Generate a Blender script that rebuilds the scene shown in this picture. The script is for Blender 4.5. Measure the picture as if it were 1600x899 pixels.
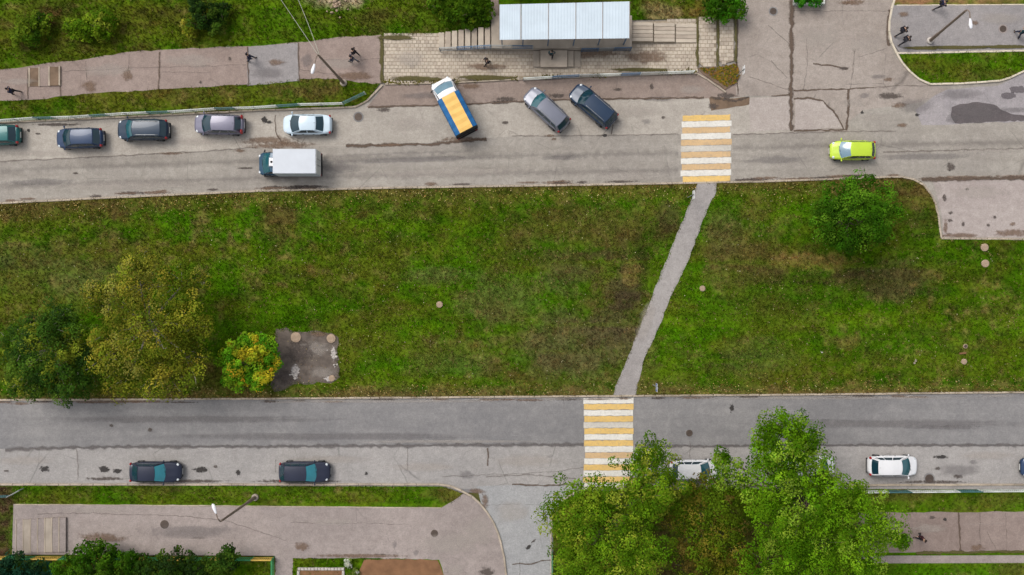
import bpy, bmesh, math, random
import numpy as np
from mathutils import Vector, Matrix
from mathutils.geometry import delaunay_2d_cdt

for o in list(bpy.data.objects): bpy.data.objects.remove(o, do_unlink=True)
random.seed(7); RNG = np.random.default_rng(7)
scene = bpy.context.scene
COL = scene.collection
PI = math.pi

# ------------------------------------------------------------------ camera, sky, sun, exposure
CAM_H = 75.0                      # a drone looking straight down
F_PX = 1350.0                     # focal length in pixels of a 1600 px wide frame
cam_d = bpy.data.cameras.new('camera'); cam = bpy.data.objects.new('camera', cam_d); COL.objects.link(cam)
cam.location = (0, 0, CAM_H); cam.rotation_euler = (0, 0, 0)
cam_d.sensor_width = 36.0; cam_d.lens = 36.0 * F_PX / 1600.0
cam_d.clip_start = 0.5; cam_d.clip_end = 6000
scene.camera = cam

world = bpy.data.worlds.new('World'); scene.world = world; world.use_nodes = True
SUN_DIR = Vector((-0.55, 0.50, 1.0)).normalized()
nt = world.node_tree; nt.nodes.clear()
w_out = nt.nodes.new('ShaderNodeOutputWorld'); w_bg = nt.nodes.new('ShaderNodeBackground')
w_sky = nt.nodes.new('ShaderNodeTexSky'); w_sky.sky_type = 'NISHITA'; w_sky.sun_disc = False
w_sky.sun_elevation = math.asin(SUN_DIR.z); w_sky.sun_rotation = math.atan2(SUN_DIR.x, SUN_DIR.y) % (2 * PI)
w_sky.air_density = 1.0; w_sky.dust_density = 4.0; w_sky.ozone_density = 1.0
w_hs = nt.nodes.new('ShaderNodeHueSaturation'); w_hs.inputs['Saturation'].default_value = 0.30   # thin overcast: a pale sky
nt.links.new(w_sky.outputs[0], w_hs.inputs['Color']); nt.links.new(w_hs.outputs[0], w_bg.inputs[0])
w_bg.inputs[1].default_value = 0.135
nt.links.new(w_bg.outputs[0], w_out.inputs[0])

sun_d = bpy.data.lights.new('sun', 'SUN'); sun = bpy.data.objects.new('sun', sun_d); COL.objects.link(sun)
sun_d.energy = 1.05; sun_d.angle = math.radians(28); sun_d.color = (1.0, 0.95, 0.88)
sun.rotation_euler = SUN_DIR.to_track_quat('Z', 'Y').to_euler(); sun.location = SUN_DIR * 120

vs = scene.view_settings
vs.view_transform = 'Standard'; vs.look = 'None'; vs.gamma = 1.0; vs.use_curve_mapping = False
vs.exposure = 0.40
try:
    scene.cycles.max_bounces = 5; scene.cycles.diffuse_bounces = 2; scene.cycles.glossy_bounces = 2
    scene.cycles.transparent_max_bounces = 8; scene.cycles.transmission_bounces = 2
except Exception: pass

# ------------------------------------------------------------------ plan coordinates
def sc(z=0.0): return F_PX / (CAM_H - z)
def P(px, py, z=0.0):
    s = sc(z); return Vector(((px - 800) / s, (449.5 - py) / s, z))
def W2(pts): return [((x - 800) / 18.0, (449.5 - y) / 18.0) for x, y in pts]
def lin(c):
    c = c / 255.0
    return c / 12.92 if c <= 0.04045 else ((c + 0.055) / 1.055) ** 2.4
KEXP = 0.80
def C(r, g, b, k=1.0): return (lin(r) * KEXP * k, lin(g) * KEXP * k, lin(b) * KEXP * k)

# ------------------------------------------------------------------ numpy noise
def _hash(ix, iy, seed):
    n = (ix.astype(np.int64) * 374761393 + iy.astype(np.int64) * 668265263 + seed * 974634777) & 0x7fffffff
    n = ((n ^ (n >> 13)) * 1274126177) & 0x7fffffff
    return ((n ^ (n >> 16)) & 0xffff) / 65535.0
def vnoise(x, y, seed=0):
    ix = np.floor(x); iy = np.floor(y); fx = x - ix; fy = y - iy
    fx = fx * fx * (3 - 2 * fx); fy = fy * fy * (3 - 2 * fy)
    a = _hash(ix, iy, seed); b = _hash(ix + 1, iy, seed); c = _hash(ix, iy + 1, seed); d = _hash(ix + 1, iy + 1, seed)
    return (a * (1 - fx) + b * fx) * (1 - fy) + (c * (1 - fx) + d * fx) * fy
def fbm(x, y, seed=0, octv=4):
    s = 0; a = 0.5; t = 0
    for k in range(octv):
        s = s + a * vnoise(x * 2 ** k, y * 2 ** k, seed + k * 17); t += a; a *= 0.55
    return s / t
def in_poly(x, y, poly):
    r = np.zeros(x.shape, bool); n = len(poly); j = n - 1
    for i in range(n):
        xi, yi = poly[i]; xj, yj = poly[j]
        if yi != yj:
            r ^= ((yi > y) != (yj > y)) & (x < (xj - xi) * (y - yi) / (yj - yi) + xi)
        j = i
    return r

# ------------------------------------------------------------------ object helpers
def tag(o, label=None, cat=None, group=None, kind=None):
    if label: o['label'] = label
    if cat: o['category'] = cat
    if group: o['group'] = group
    if kind: o['kind'] = kind
    return o
def empty(name, loc=(0, 0, 0), rz=0.0, label=None, cat=None, group=None, parent=None):
    o = bpy.data.objects.new(name, None); COL.objects.link(o); o.empty_display_size = 0.3
    o.location = loc; o.rotation_euler = (0, 0, rz)
    if parent: o.parent = parent
    return tag(o, label, cat, group)
def mk(name, verts, faces, mat, parent=None, smooth=False, loc=None, rz=None):
    me = bpy.data.meshes.new(name); me.from_pydata([tuple(v) for v in verts], [], [tuple(f) for f in faces]); me.update()
    if smooth: me.polygons.foreach_set('use_smooth', [True] * len(me.polygons))
    if mat: me.materials.append(mat)
    return link(name, me, parent, loc, rz)
def link(name, me, parent=None, loc=None, rz=None):
    o = bpy.data.objects.new(name, me); COL.objects.link(o)
    if parent: o.parent = parent
    if loc is not None: o.location = loc
    if rz is not None: o.rotation_euler = (0, 0, rz)
    return o
def mk_np(name, V, F, mat, parent=None, col=None, smooth=False):
    """numpy arrays; F is (n,3) or (n,4)"""
    me = bpy.data.meshes.new(name); n, k = F.shape
    me.vertices.add(len(V)); me.vertices.foreach_set('co', V.astype(np.float32).ravel())
    me.loops.add(n * k); me.loops.foreach_set('vertex_index', F.astype(np.int32).ravel())
    me.polygons.add(n); me.polygons.foreach_set('loop_start', np.arange(0, n * k, k, dtype=np.int32))
    me.update(calc_edges=True); me.validate()
    if smooth: me.polygons.foreach_set('use_smooth', np.ones(n, bool))
    if col is not None:
        a = me.color_attributes.new('Col', 'FLOAT_COLOR', 'POINT')
        c4 = np.ones((len(V), 4), np.float32); c4[:, :3] = col; a.data.foreach_set('color', c4.ravel())
    me.materials.append(mat)
    return link(name, me, parent)
class MB:
    def __init__(s): s.v = []; s.f = []
    def add(s, v, f):
        n = len(s.v); s.v += [tuple(p) for p in v]; s.f += [tuple(i + n for i in q) for q in f]; return s
    def box(s, x0, x1, y0, y1, z0, z1):
        return s.add([(x0,y0,z0),(x1,y0,z0),(x1,y1,z0),(x0,y1,z0),(x0,y0,z1),(x1,y0,z1),(x1,y1,z1),(x0,y1,z1)],
                     [(3,2,1,0),(4,5,6,7),(0,1,5,4),(1,2,6,5),(2,3,7,6),(3,0,4,7)])
    def bbox(s, x0, x1, y0, y1, z0, z1, b=0.02):
        """box with a chamfered top edge"""
        return s.add([(x0,y0,z0),(x1,y0,z0),(x1,y1,z0),(x0,y1,z0),(x0,y0,z1-b),(x1,y0,z1-b),(x1,y1,z1-b),(x0,y1,z1-b),
                      (x0+b,y0+b,z1),(x1-b,y0+b,z1),(x1-b,y1-b,z1),(x0+b,y1-b,z1)],
                     [(3,2,1,0),(0,1,5,4),(1,2,6,5),(2,3,7,6),(3,0,4,7),(4,5,9,8),(5,6,10,9),(6,7,11,10),(7,4,8,11),(8,9,10,11)])
    def bar(s, a, b, w, h=None):
        """square bar from a to b"""
        h = h or w; a = Vector(a); b = Vector(b); d = (b - a).normalized()
        up = Vector((0, 0, 1)) if abs(d.z) < 0.9 else Vector((1, 0, 0))
        r = d.cross(up).normalized() * w / 2; u = r.cross(d).normalized() * h / 2
        return s.add([a - r - u, a + r - u, a + r + u, a - r + u, b - r - u, b + r - u, b + r + u, b - r + u],
                     [(3,2,1,0),(4,5,6,7),(0,1,5,4),(1,2,6,5),(2,3,7,6),(3,0,4,7)])
    def tube(s, pts, rad, n=6, cap=True):
        pts = [Vector(p) for p in pts]; rad = rad if isinstance(rad, (list, tuple)) else [rad] * len(pts)
        base = len(s.v); prev = None
        for i, p in enumerate(pts):
            d = (pts[min(i + 1, len(pts) - 1)] - pts[max(i - 1, 0)]).normalized()
            up = prev if prev and abs(prev.dot(d)) < 0.95 else (Vector((0, 0, 1)) if abs(d.z) < 0.9 else Vector((1, 0, 0)))
            r = d.cross(up).normalized(); u = r.cross(d).normalized(); prev = u
            for k in range(n):
                a = 2 * PI * k / n; s.v.append(tuple(p + (r * math.cos(a) + u * math.sin(a)) * rad[i]))
        for i in range(len(pts) - 1):
            for k in range(n):
                a = base + i * n + k; b = base + i * n + (k + 1) % n
                s.f.append((a, b, b + n, a + n))
        if cap:
            s.f.append(tuple(base + k for k in range(n))[::-1]); e = base + (len(pts) - 1) * n
            s.f.append(tuple(e + k for k in range(n)))
        return s
    def lathe(s, prof, n=16, axis='z', c=(0, 0, 0)):
        base = len(s.v)
        for r, h in prof:
            for k in range(n):
                a = 2 * PI * k / n; x, y = r * math.cos(a), r * math.sin(a)
                p = (x, y, h) if axis == 'z' else ((x, h, y) if axis == 'y' else (h, x, y))
                s.v.append((p[0] + c[0], p[1] + c[1], p[2] + c[2]))
        for i in range(len(prof) - 1):
            for k in range(n):
                a = base + i * n + k; b = base + i * n + (k + 1) % n
                s.f.append((a, b, b + n, a + n))
        s.f.append(tuple(base + k for k in range(n))[::-1]); e = base + (len(prof) - 1) * n
        s.f.append(tuple(e + k for k in range(n)))
        return s
    def ball(s, c, r, n=8, m=6):
        r = r if isinstance(r, (tuple, list)) else (r, r, r); base = len(s.v)
        for i in range(1, m):
            t = PI * i / m
            for k in range(n):
                a = 2 * PI * k / n
                s.v.append((c[0] + r[0] * math.sin(t) * math.cos(a), c[1] + r[1] * math.sin(t) * math.sin(a), c[2] + r[2] * math.cos(t)))
        top = len(s.v); s.v.append((c[0], c[1], c[2] + r[2])); bot = len(s.v); s.v.append((c[0], c[1], c[2] - r[2]))
        for i in range(m - 2):
            for k in range(n):
                a = base + i * n + k; b = base + i * n + (k + 1) % n
                s.f.append((a, a + n, b + n, b))
        for k in range(n):
            s.f.append((top, base + k, base + (k + 1) % n)); e = base + (m - 2) * n
            s.f.append((bot, e + (k + 1) % n, e + k))
        return s
    def grid(s, fn, nu, nv):
        base = len(s.v)
        for j in range(nv + 1):
            for i in range(nu + 1): s.v.append(tuple(fn(i / nu, j / nv)))
        for j in range(nv):
            for i in range(nu):
                a = base + j * (nu + 1) + i; s.f.append((a, a + 1, a + nu + 2, a + nu + 1))
        return s
    def build(s, name, mat, parent=None, smooth=False, loc=None, rz=None):
        return mk(name, s.v, s.f, mat, parent, smooth, loc, rz)

# ------------------------------------------------------------------ materials
def nn(t, typ, **kw):
    n = t.nodes.new(typ)
    for k, v in kw.items(): setattr(n, k, v)
    return n
def base_mat(name, rough=0.7, metal=0.0, spec=0.3):
    m = bpy.data.materials.new(name); m.use_nodes = True; t = m.node_tree
    b = t.nodes['Principled BSDF']; b.inputs['Roughness'].default_value = rough; b.inputs['Metallic'].default_value = metal
    b.inputs['Specular IOR Level'].default_value = spec
    return m, t, b
def noise(t, scale, detail=4, rough=0.6, vec=None, dist=0.0):
    n = nn(t, 'ShaderNodeTexNoise'); n.inputs['Scale'].default_value = scale; n.inputs['Detail'].default_value = detail
    n.inputs['Roughness'].default_value = rough; n.inputs['Distortion'].default_value = dist
    if vec: t.links.new(vec, n.inputs['Vector'])
    return n.outputs['Fac']
def pos(t, scale=None):
    g = nn(t, 'ShaderNodeNewGeometry').outputs['Position']
    if scale:
        m = nn(t, 'ShaderNodeMapping'); m.inputs['Scale'].default_value = scale; t.links.new(g, m.inputs['Vector']); return m.outputs[0]
    return g
def ramp(t, fac, stops):
    r = nn(t, 'ShaderNodeValToRGB'); e = r.color_ramp.elements
    while len(e) < len(stops): e.new(0.5)
    for i, (p, c) in enumerate(stops):
        e[i].position = p; e[i].color = (c[0], c[1], c[2], 1) if isinstance(c, (tuple, list)) else (c, c, c, 1)
    t.links.new(fac, r.inputs[0]); return r.outputs[0]
def mix(t, fac, a, b, typ='MIX'):
    m = nn(t, 'ShaderNodeMix'); m.data_type = 'RGBA'; m.blend_type = typ
    def put(sock, v):
        if isinstance(v, (int, float)): sock.default_value = v
        elif isinstance(v, (tuple, list)): sock.default_value = (v[0], v[1], v[2], 1)
        else: t.links.new(v, sock)
    put(m.inputs[0], fac); put(m.inputs[6], a); put(m.inputs[7], b); return m.outputs[2]
def bump(t, b, h, strength=0.3, dist=0.02):
    n = nn(t, 'ShaderNodeBump'); n.inputs['Strength'].default_value = strength; n.inputs['Distance'].default_value = dist
    t.links.new(h, n.inputs['Height']); t.links.new(n.outputs[0], b.inputs['Normal'])
def simple(name, col, rough=0.6, metal=0.0, var=0.15, scale=4.0, spec=0.3, bumps=0.0, coat=0.0):
    m, t, b = base_mat(name, rough, metal, spec)
    g = nn(t, 'ShaderNodeTexCoord').outputs['Object']
    f = noise(t, scale, 5, 0.6, g)
    c = ramp(t, f, [(0.3, tuple(x * (1 - var) for x in col)), (0.7, tuple(min(1, x * (1 + var)) for x in col))])
    t.links.new(c, b.inputs['Base Color'])
    if bumps: bump(t, b, noise(t, scale * 12, 3, 0.6, g), bumps)
    if coat: b.inputs['Coat Weight'].default_value = coat; b.inputs['Coat Roughness'].default_value = 0.06
    return m
def asphalt(name, col, dusty, dark=None, streak=0.25, speck=0.34, big=0.12, crack=0.0):
    """worn asphalt: patchy dust, stretched wheel tracks, aggregate speckle"""
    m, t, b = base_mat(name, 0.88, 0, 0.25)
    p = pos(t)
    dark = dark or tuple(x * 0.72 for x in col)
    n1 = noise(t, big, 6, 0.62, p, 0.6)
    c = ramp(t, n1, [(0.36, col), (0.64, dusty)])
    n2 = noise(t, 1.0, 5, 0.6, pos(t, (0.05, 0.9, 1)))
    c = mix(t, ramp(t, n2, [(0.42, 0.0), (0.72, streak)]), c, dark)
    n4 = noise(t, 1.3, 8, 0.7, p, 0.3)
    c = mix(t, ramp(t, n4, [(0.46, 0.0), (0.8, 0.5)]), c, dark)
    c = mix(t, ramp(t, n4, [(0.2, 0.45), (0.5, 0.0)]), c, tuple(min(1, x * 1.2) for x in dusty))
    n3 = noise(t, 9.0, 6, 0.75, p)
    c = mix(t, speck, c, ramp(t, n3, [(0.28, 0.18), (0.5, 0.5), (0.72, 0.85)]), 'OVERLAY')
    n5 = noise(t, 3.4, 5, 0.8, p)
    c = mix(t, speck * .8, c, ramp(t, n5, [(0.3, 0.25), (0.5, 0.5), (0.7, 0.75)]), 'OVERLAY')
    if crack > 0:
        v = nn(t, 'ShaderNodeTexVoronoi'); v.feature = 'DISTANCE_TO_EDGE'; v.inputs['Scale'].default_value = 0.22
        wn = nn(t, 'ShaderNodeTexNoise'); wn.inputs['Scale'].default_value = 1.2; wn.inputs['Detail'].default_value = 5; t.links.new(p, wn.inputs['Vector'])
        mp = mix(t, 0.16, p, wn.outputs['Color'], 'ADD'); t.links.new(mp, v.inputs['Vector'])
        ck = ramp(t, v.outputs['Distance'], [(0.0, 1.0), (0.012, 0.0)])
        ck2 = mix(t, 1.0, ck, ramp(t, noise(t, 0.35, 3, 0.5, p), [(0.5, 0.0), (0.62, crack)]), 'MULTIPLY')
        c = mix(t, ck2, c, tuple(x * 0.4 for x in col))
    t.links.new(c, b.inputs['Base Color'])
    bump(t, b, n3, 0.35, 0.01)
    return m
def attr_mat(name, rough=0.8, fine=6.0, amt=0.5, bumpd=0.03, trans=0.0):
    m, t, b = base_mat(name, rough, 0, 0.03)
    a = nn(t, 'ShaderNodeVertexColor'); a.layer_name = 'Col'
    p = pos(t); n = noise(t, fine, 6, 0.7, p)
    c = mix(t, amt, a.outputs[0], ramp(t, n, [(0.3, 0.2), (0.5, 0.5), (0.72, 0.85)]), 'OVERLAY')
    t.links.new(c, b.inputs['Base Color'])
    if bumpd: bump(t, b, n, 0.6, bumpd)
    if trans:
        tr = nn(t, 'ShaderNodeBsdfTranslucent'); ms = nn(t, 'ShaderNodeMixShader'); ms.inputs[0].default_value = trans
        out = t.nodes['Material Output']; t.links.new(c, tr.inputs[0])
        t.links.new(b.outputs[0], ms.inputs[1]); t.links.new(tr.outputs[0], ms.inputs[2]); t.links.new(ms.outputs[0], out.inputs[0])
    return m
def decal_mat(name, col, rough=0.8, scale=1.6, lo=0.25, hi=0.6, spec=0.25, amount=1.0, ns=1.1):
    """a stain with a ragged edge: vertex 'Col' red falls to 0 at its rim"""
    m, t, b = base_mat(name, rough, 0, spec)
    a = nn(t, 'ShaderNodeVertexColor'); a.layer_name = 'Col'
    p = pos(t); n = noise(t, scale, 6, 0.7, p)
    s = nn(t, 'ShaderNodeMath'); s.operation = 'MULTIPLY_ADD'; t.links.new(n, s.inputs[0]); s.inputs[1].default_value = ns
    s.inputs[2].default_value = -0.5 * ns
    s2 = nn(t, 'ShaderNodeMath'); s2.operation = 'ADD'; t.links.new(a.outputs[0], s2.inputs[0]); t.links.new(s.outputs[0], s2.inputs[1])
    fac = ramp(t, s2.outputs[0], [(lo, 0.0), (hi, amount)])
    t.nodes[-1].color_ramp.interpolation = 'EASE'
    c = ramp(t, noise(t, 7, 5, 0.7, p), [(0.3, tuple(x * 0.75 for x in col)), (0.7, tuple(min(1, x * 1.25) for x in col))])
    t.links.new(c, b.inputs['Base Color'])
    tr = nn(t, 'ShaderNodeBsdfTransparent'); ms = nn(t, 'ShaderNodeMixShader'); out = t.nodes['Material Output']
    t.links.new(fac, ms.inputs[0]); t.links.new(tr.outputs[0], ms.inputs[1]); t.links.new(b.outputs[0], ms.inputs[2])
    t.links.new(ms.outputs[0], out.inputs[0])
    return m
def paint_mat(name, col, wear=0.5):
    m, t, b = base_mat(name, 0.7, 0, 0.3)
    p = pos(t)
    n = noise(t, 5.0, 8, 0.75, p); n2 = noise(t, 0.9, 4, 0.6, pos(t, (0.5, 1.5, 1)))
    c = ramp(t, n2, [(0.35, tuple(x * 0.86 for x in col)), (0.65, col)])
    c = mix(t, ramp(t, n, [(0.47, 0.0), (0.74, wear)]), c, C(150, 140, 130))
    t.links.new(c, b.inputs['Base Color']); bump(t, b, n, 0.2, 0.005)
    return m

M = {}
M['road_up'] = asphalt('upper_asphalt', C(158, 151, 143), C(174, 167, 157), C(136, 128, 119), 0.5, crack=0.5)
M['lane_up'] = asphalt('upper_parking_asphalt', C(170, 162, 152), C(188, 180, 169), C(150, 141, 131), 0.15, crack=0.6)
M['brown_strip'] = asphalt('brown_asphalt', C(148, 132, 122), C(160, 144, 134), C(122, 104, 94), 0.2, crack=0.4)
M['plaza'] = asphalt('plaza_asphalt', C(158, 147, 138), C(172, 161, 152), C(134, 121, 112), 0.12, crack=0.7)
M['plaza_pale'] = asphalt('pale_patch_asphalt', C(176, 165, 158), C(186, 176, 168), C(160, 148, 140), 0.1)
M['grey_walk'] = asphalt('grey_walk_asphalt', C(148, 143, 142), C(160, 154, 152), C(130, 125, 125), 0.1)
M['blue_asph'] = asphalt('bluish_asphalt', C(158, 152, 153), C(172, 165, 165), C(138, 132, 134), 0.15, crack=0.4)
M['road_low'] = asphalt('lower_asphalt', C(131, 129, 129), C(150, 147, 145), C(118, 116, 117), 0.5)
M['lane_low'] = asphalt('lower_parking_asphalt', C(158, 154, 151), C(172, 167, 163), C(138, 133, 130), 0.12, crack=0.6)
M['drive'] = asphalt('drive_asphalt', C(158, 158, 158), C(170, 169, 168), C(142, 141, 141), 0.1, crack=0.3)
M['walk_low'] = asphalt('lower_walk_asphalt', C(152, 141, 136), C(168, 156, 150), C(134, 121, 116), 0.14, crack=0.25)
M['walk_up'] = asphalt('upper_walk_asphalt', C(150, 133, 124), C(164, 147, 138), C(130, 112, 104), 0.14, crack=0.25)
M['walk_right'] = asphalt('right_walk_asphalt', C(140, 124, 116), C(154, 138, 130), C(120, 103, 97), 0.14, crack=0.25)
M['path'] = asphalt('path_asphalt', C(156, 150, 147), C(168, 162, 158), C(142, 135, 131), 0.05)
M['bay'] = asphalt('bay_asphalt', C(168, 156, 151), C(182, 171, 165), C(146, 133, 127), 0.1)
M['kerb'] = simple('kerb_concrete', C(180, 166, 148), 0.85, var=0.32, scale=0.6, bumps=0.2)
M['kerb_white'] = simple('pale_kerb_concrete', C(218, 206, 186), 0.85, var=0.18, scale=1.5, bumps=0.2)
M['paver'] = simple('beige_paver', C(196, 183, 166), 0.85, var=0.16, scale=0.8, bumps=0.2)
M['paver_b'] = simple('brownish_paver', C(184, 170, 154), 0.85, var=0.18, scale=0.9, bumps=0.2)
M['joint'] = simple('paver_joint_soil', C(160, 146, 126), 0.95, var=0.3, scale=0.7)
M['concrete'] = simple('concrete', C(168, 156, 142), 0.9, var=0.18, scale=1.0, bumps=0.2)
M['dirt'] = simple('bare_earth', C(122, 102, 84), 0.95, var=0.3, scale=1.3, bumps=0.5)
M['dirt_grey'] = simple('grey_gravelly_earth', C(104, 94, 86), 0.95, var=0.3, scale=2.2, bumps=0.6)
M['dirt_red'] = simple('reddish_earth', C(134, 98, 70), 0.95, var=0.25, scale=1.2, bumps=0.5)
M['ground'] = simple('far_ground', C(92, 92, 44), 0.95, var=0.35, scale=0.05)
M['grassbase'] = attr_mat('lawn_turf', 0.9, 4.0, 0.85, 0.06)
M['blade'] = attr_mat('grass_blades', 0.7, 3.0, 0.15, 0, 0.25)
M['leaf'] = attr_mat('leaves', 0.6, 2.0, 0.15, 0, 0.30)
M['litter'] = attr_mat('fallen_leaf', 0.7, 3.0, 0.1, 0)
M['bark'] = simple('bark', C(110, 98, 84), 0.9, var=0.3, scale=6, bumps=0.6)
M['bark_pale'] = simple('pale_bark', C(160, 152, 138), 0.9, var=0.25, scale=6, bumps=0.4)
M['paint_w'] = paint_mat('white_road_paint', C(240, 236, 226), 0.5)
M['paint_wg'] = paint_mat('greyed_road_paint', C(216, 210, 198), 0.6)
M['paint_y'] = paint_mat('yellow_road_paint', C(240, 200, 120), 0.6)
M['paint_o'] = paint_mat('worn_yellow_paint', C(224, 188, 140), 0.65)
M['st_dark'] = decal_mat('dark_stain', C(96, 86, 80), scale=3.6, lo=0.25, hi=0.95, amount=0.75, ns=2.2)
M['st_black'] = decal_mat('black_pothole_stain', C(66, 62, 60), scale=6.0, lo=0.3, hi=0.7, amount=.9, ns=2.6)
M['st_brown'] = decal_mat('brown_mud_stain', C(132, 108, 90), scale=2.6, lo=0.25, hi=1.1, amount=0.65, ns=2.0)
M['st_pale'] = decal_mat('pale_dust_stain', C(196, 186, 176), scale=1.5, lo=0.15, hi=1.1, amount=0.32)
M['st_grey'] = decal_mat('greyish_stain', C(126, 120, 120), scale=1.5, lo=0.15, hi=1.2, amount=0.34)
M['st_wet'] = decal_mat('wet_asphalt', C(112, 105, 107), rough=0.45, scale=0.9, lo=0.28, hi=0.46, spec=0.3, amount=0.92)
M['crack'] = decal_mat('crack_fill', C(104, 88, 76), scale=3.2, lo=0.15, hi=0.75, amount=0.85)
M['crack_thin'] = decal_mat('hairline_crack', C(122, 110, 102), scale=3.0, lo=0.2, hi=1.0, amount=0.5)
M['track'] = decal_mat('tyre_polish', C(132, 124, 119), scale=0.7, lo=0.2, hi=1.3, amount=0.24)
M['seam'] = decal_mat('soft_tar_seam', C(112, 106, 104), scale=1.2, lo=0.1, hi=0.9, amount=0.75)
M['moss'] = decal_mat('mossy_joint', C(92, 86, 48), scale=3.2, lo=0.15, hi=0.6, amount=0.9)
M['wet'] = asphalt('damp_dark_asphalt', C(98, 91, 92), C(110, 102, 102), C(86, 79, 80), 0.2)
M['iron'] = simple('cast_iron', C(98, 86, 78), 0.6, 0.5, var=0.2, scale=3, bumps=0.3)
M['conc_pink'] = simple('pinkish_concrete', C(172, 150, 128), 0.9, var=0.15, scale=3, bumps=0.2)
M['stone_white'] = simple('white_rubble', C(196, 188, 180), 0.9, var=0.15, scale=5, bumps=0.4)
M['steel_pole'] = simple('lamp_post_steel', C(138, 122, 110), 0.6, 0.2, var=0.2, scale=3)
M['lamp_white'] = simple('lamp_housing_white', C(246, 246, 250), 0.4, var=0.03)
M['lamp_glass'] = simple('lamp_glass', C(216, 216, 212), 0.2, var=0.03, spec=0.5)
M['cable'] = simple('pale_cable', C(176, 178, 162), 0.6, var=0.1)
M['rail_white'] = simple('white_rail_paint', C(206, 210, 204), 0.5, var=0.3, scale=1.2)
M['rail_teal'] = simple('teal_rail_paint', C(70, 110, 112), 0.5, var=0.25, scale=2)
M['rail_blue'] = simple('blue_rail_paint', C(78, 106, 134), 0.5, var=0.25, scale=2)
M['rail_green'] = simple('green_rail_paint', C(58, 140, 88), 0.5, var=0.2, scale=2)
M['rail_yellow'] = simple('yellow_rail_paint', C(212, 176, 84), 0.5, var=0.2, scale=2)
M['rail_grey'] = simple('grey_rail_paint', C(150, 152, 150), 0.5, var=0.2, scale=2)
M['canopy'] = simple('canopy_sheet', C(208, 222, 232), 0.6, 0.0, var=0.06, scale=0.9, spec=0.4)
M['tile_red'] = simple('red_roof_tile', C(196, 104, 68), 0.8, var=0.22, scale=2.5, bumps=0.3)
M['brick'] = simple('red_brick', C(168, 112, 88), 0.9, var=0.2, scale=3, bumps=0.3)
M['glass'] = simple('car_glass', C(36, 92, 102), 0.08, 0.0, var=0.1, scale=1, spec=0.8)  # teal of the mirrored sky is put into the base colour
M['glass_teal'] = simple('teal_sky_painted_glass', C(48, 136, 150), 0.08, 0.0, var=0.12, scale=1, spec=0.8)  # stronger sky reflection painted in as brighter teal, not a glass tint
M['glass_dark'] = simple('dark_car_glass', C(24, 56, 68), 0.08, 0.0, var=0.1, scale=1, spec=0.7)
M['glass_pale'] = simple('pale_sky_painted_glass', C(120, 150, 168), 0.1, 0.0, var=0.12, scale=1.5, spec=0.8)  # pale base colour stands in for sky reflected on the windscreen
M['tyre'] = simple('tyre_rubber', C(38, 38, 38), 0.9, var=0.1)
M['rim'] = simple('wheel_alloy', C(160, 162, 165), 0.35, 0.6, var=0.05)
M['trim'] = simple('black_trim', C(34, 34, 36), 0.6, var=0.1)
M['hl'] = simple('headlight_glass', C(216, 222, 226), 0.1, var=0.05, spec=0.8)
M['tl'] = simple('tail_light_red', C(168, 24, 30), 0.2, var=0.05, spec=0.6)
M['plate'] = simple('number_plate_white', C(232, 232, 228), 0.4, var=0.02)
M['sign_blue'] = simple('sign_blue', C(40, 88, 170), 0.4, var=0.03)
M['sign_white'] = simple('sign_white', C(240, 240, 240), 0.4, var=0.02)
M['soil'] = simple('dark_soil', C(84, 68, 54), 0.95, var=0.25, scale=3)
def car_paint(name, col, metal=0.25, rough=0.3):
    return simple(name, col, rough + .05, metal * .5, var=0.06, scale=1.0, spec=0.35, coat=0.35)

#@@GROUND
# ------------------------------------------------------------------ ground sheets
def poly_mesh(pts, z, depth):
    """prism from a plan polygon: top face triangulated, skirt down by depth"""
    n = len(pts)
    vs_, es, fs, *_ = delaunay_2d_cdt([Vector(p) for p in pts], [], [list(range(n))], 1, 1e-4)
    V = [(v.x, v.y, z) for v in vs_]; F = [tuple(f) for f in fs]
    a = sum(pts[i][0] * pts[(i + 1) % n][1] - pts[(i + 1) % n][0] * pts[i][1] for i in range(n))
    F2 = []
    for f in F:
        p, q, r = (V[i] for i in f[:3]); s = (q[0]-p[0])*(r[1]-p[1]) - (q[1]-p[1])*(r[0]-p[0])
        F2.append(f if s > 0 else f[::-1])
    if depth:
        b = len(V); ring = pts if a > 0 else pts[::-1]
        for x, y in ring: V.append((x, y, z)); V.append((x, y, z - depth))
        for i in range(n):
            j = (i + 1) % n; F2.append((b + 2*i + 1, b + 2*j + 1, b + 2*j, b + 2*i))
    return V, F2
def sheet(name, px, z, mat, parent=None, depth=0.0, kind='structure'):
    V, F = poly_mesh(W2(px), z, depth)
    o = mk(name, V, F, mat, parent)
    if not parent: o['kind'] = kind
    return o
def rough_line(pts, step=9, amp=1.2, seed=0):
    """resample a pixel polyline with a little irregularity"""
    out = []; r = random.Random(seed)
    for (x0, y0), (x1, y1) in zip(pts[:-1], pts[1:]):
        L = math.hypot(x1 - x0, y1 - y0); n = max(1, int(L / step)) if L < 600 else 12
        for k in range(n):
            t = k / n; j = amp if k else amp * 0.5
            out.append((x0 + (x1 - x0) * t + r.uniform(-j, j), y0 + (y1 - y0) * t + r.uniform(-j, j)))
    out.append(pts[-1]); return out

LAWN_TOP = [(-1300,352),(0,318),(200,308),(400,299),(600,294),(800,291),(1000,288),(1080,286),(1200,284),(1330,279),(1415,277)]
BAY_CURVE = [(1438,284),(1452,300),(1461,318),(1466,340),(1469,372)]
LAWN_BOT = [(-1300,632),(0,625),(400,623),(800,620),(1200,617),(1600,613),(2900,602)]
KERB_UP = [(-1300,236),(0,192),(200,183),(400,173),(555,168),(572,160),(598,133)]

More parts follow.
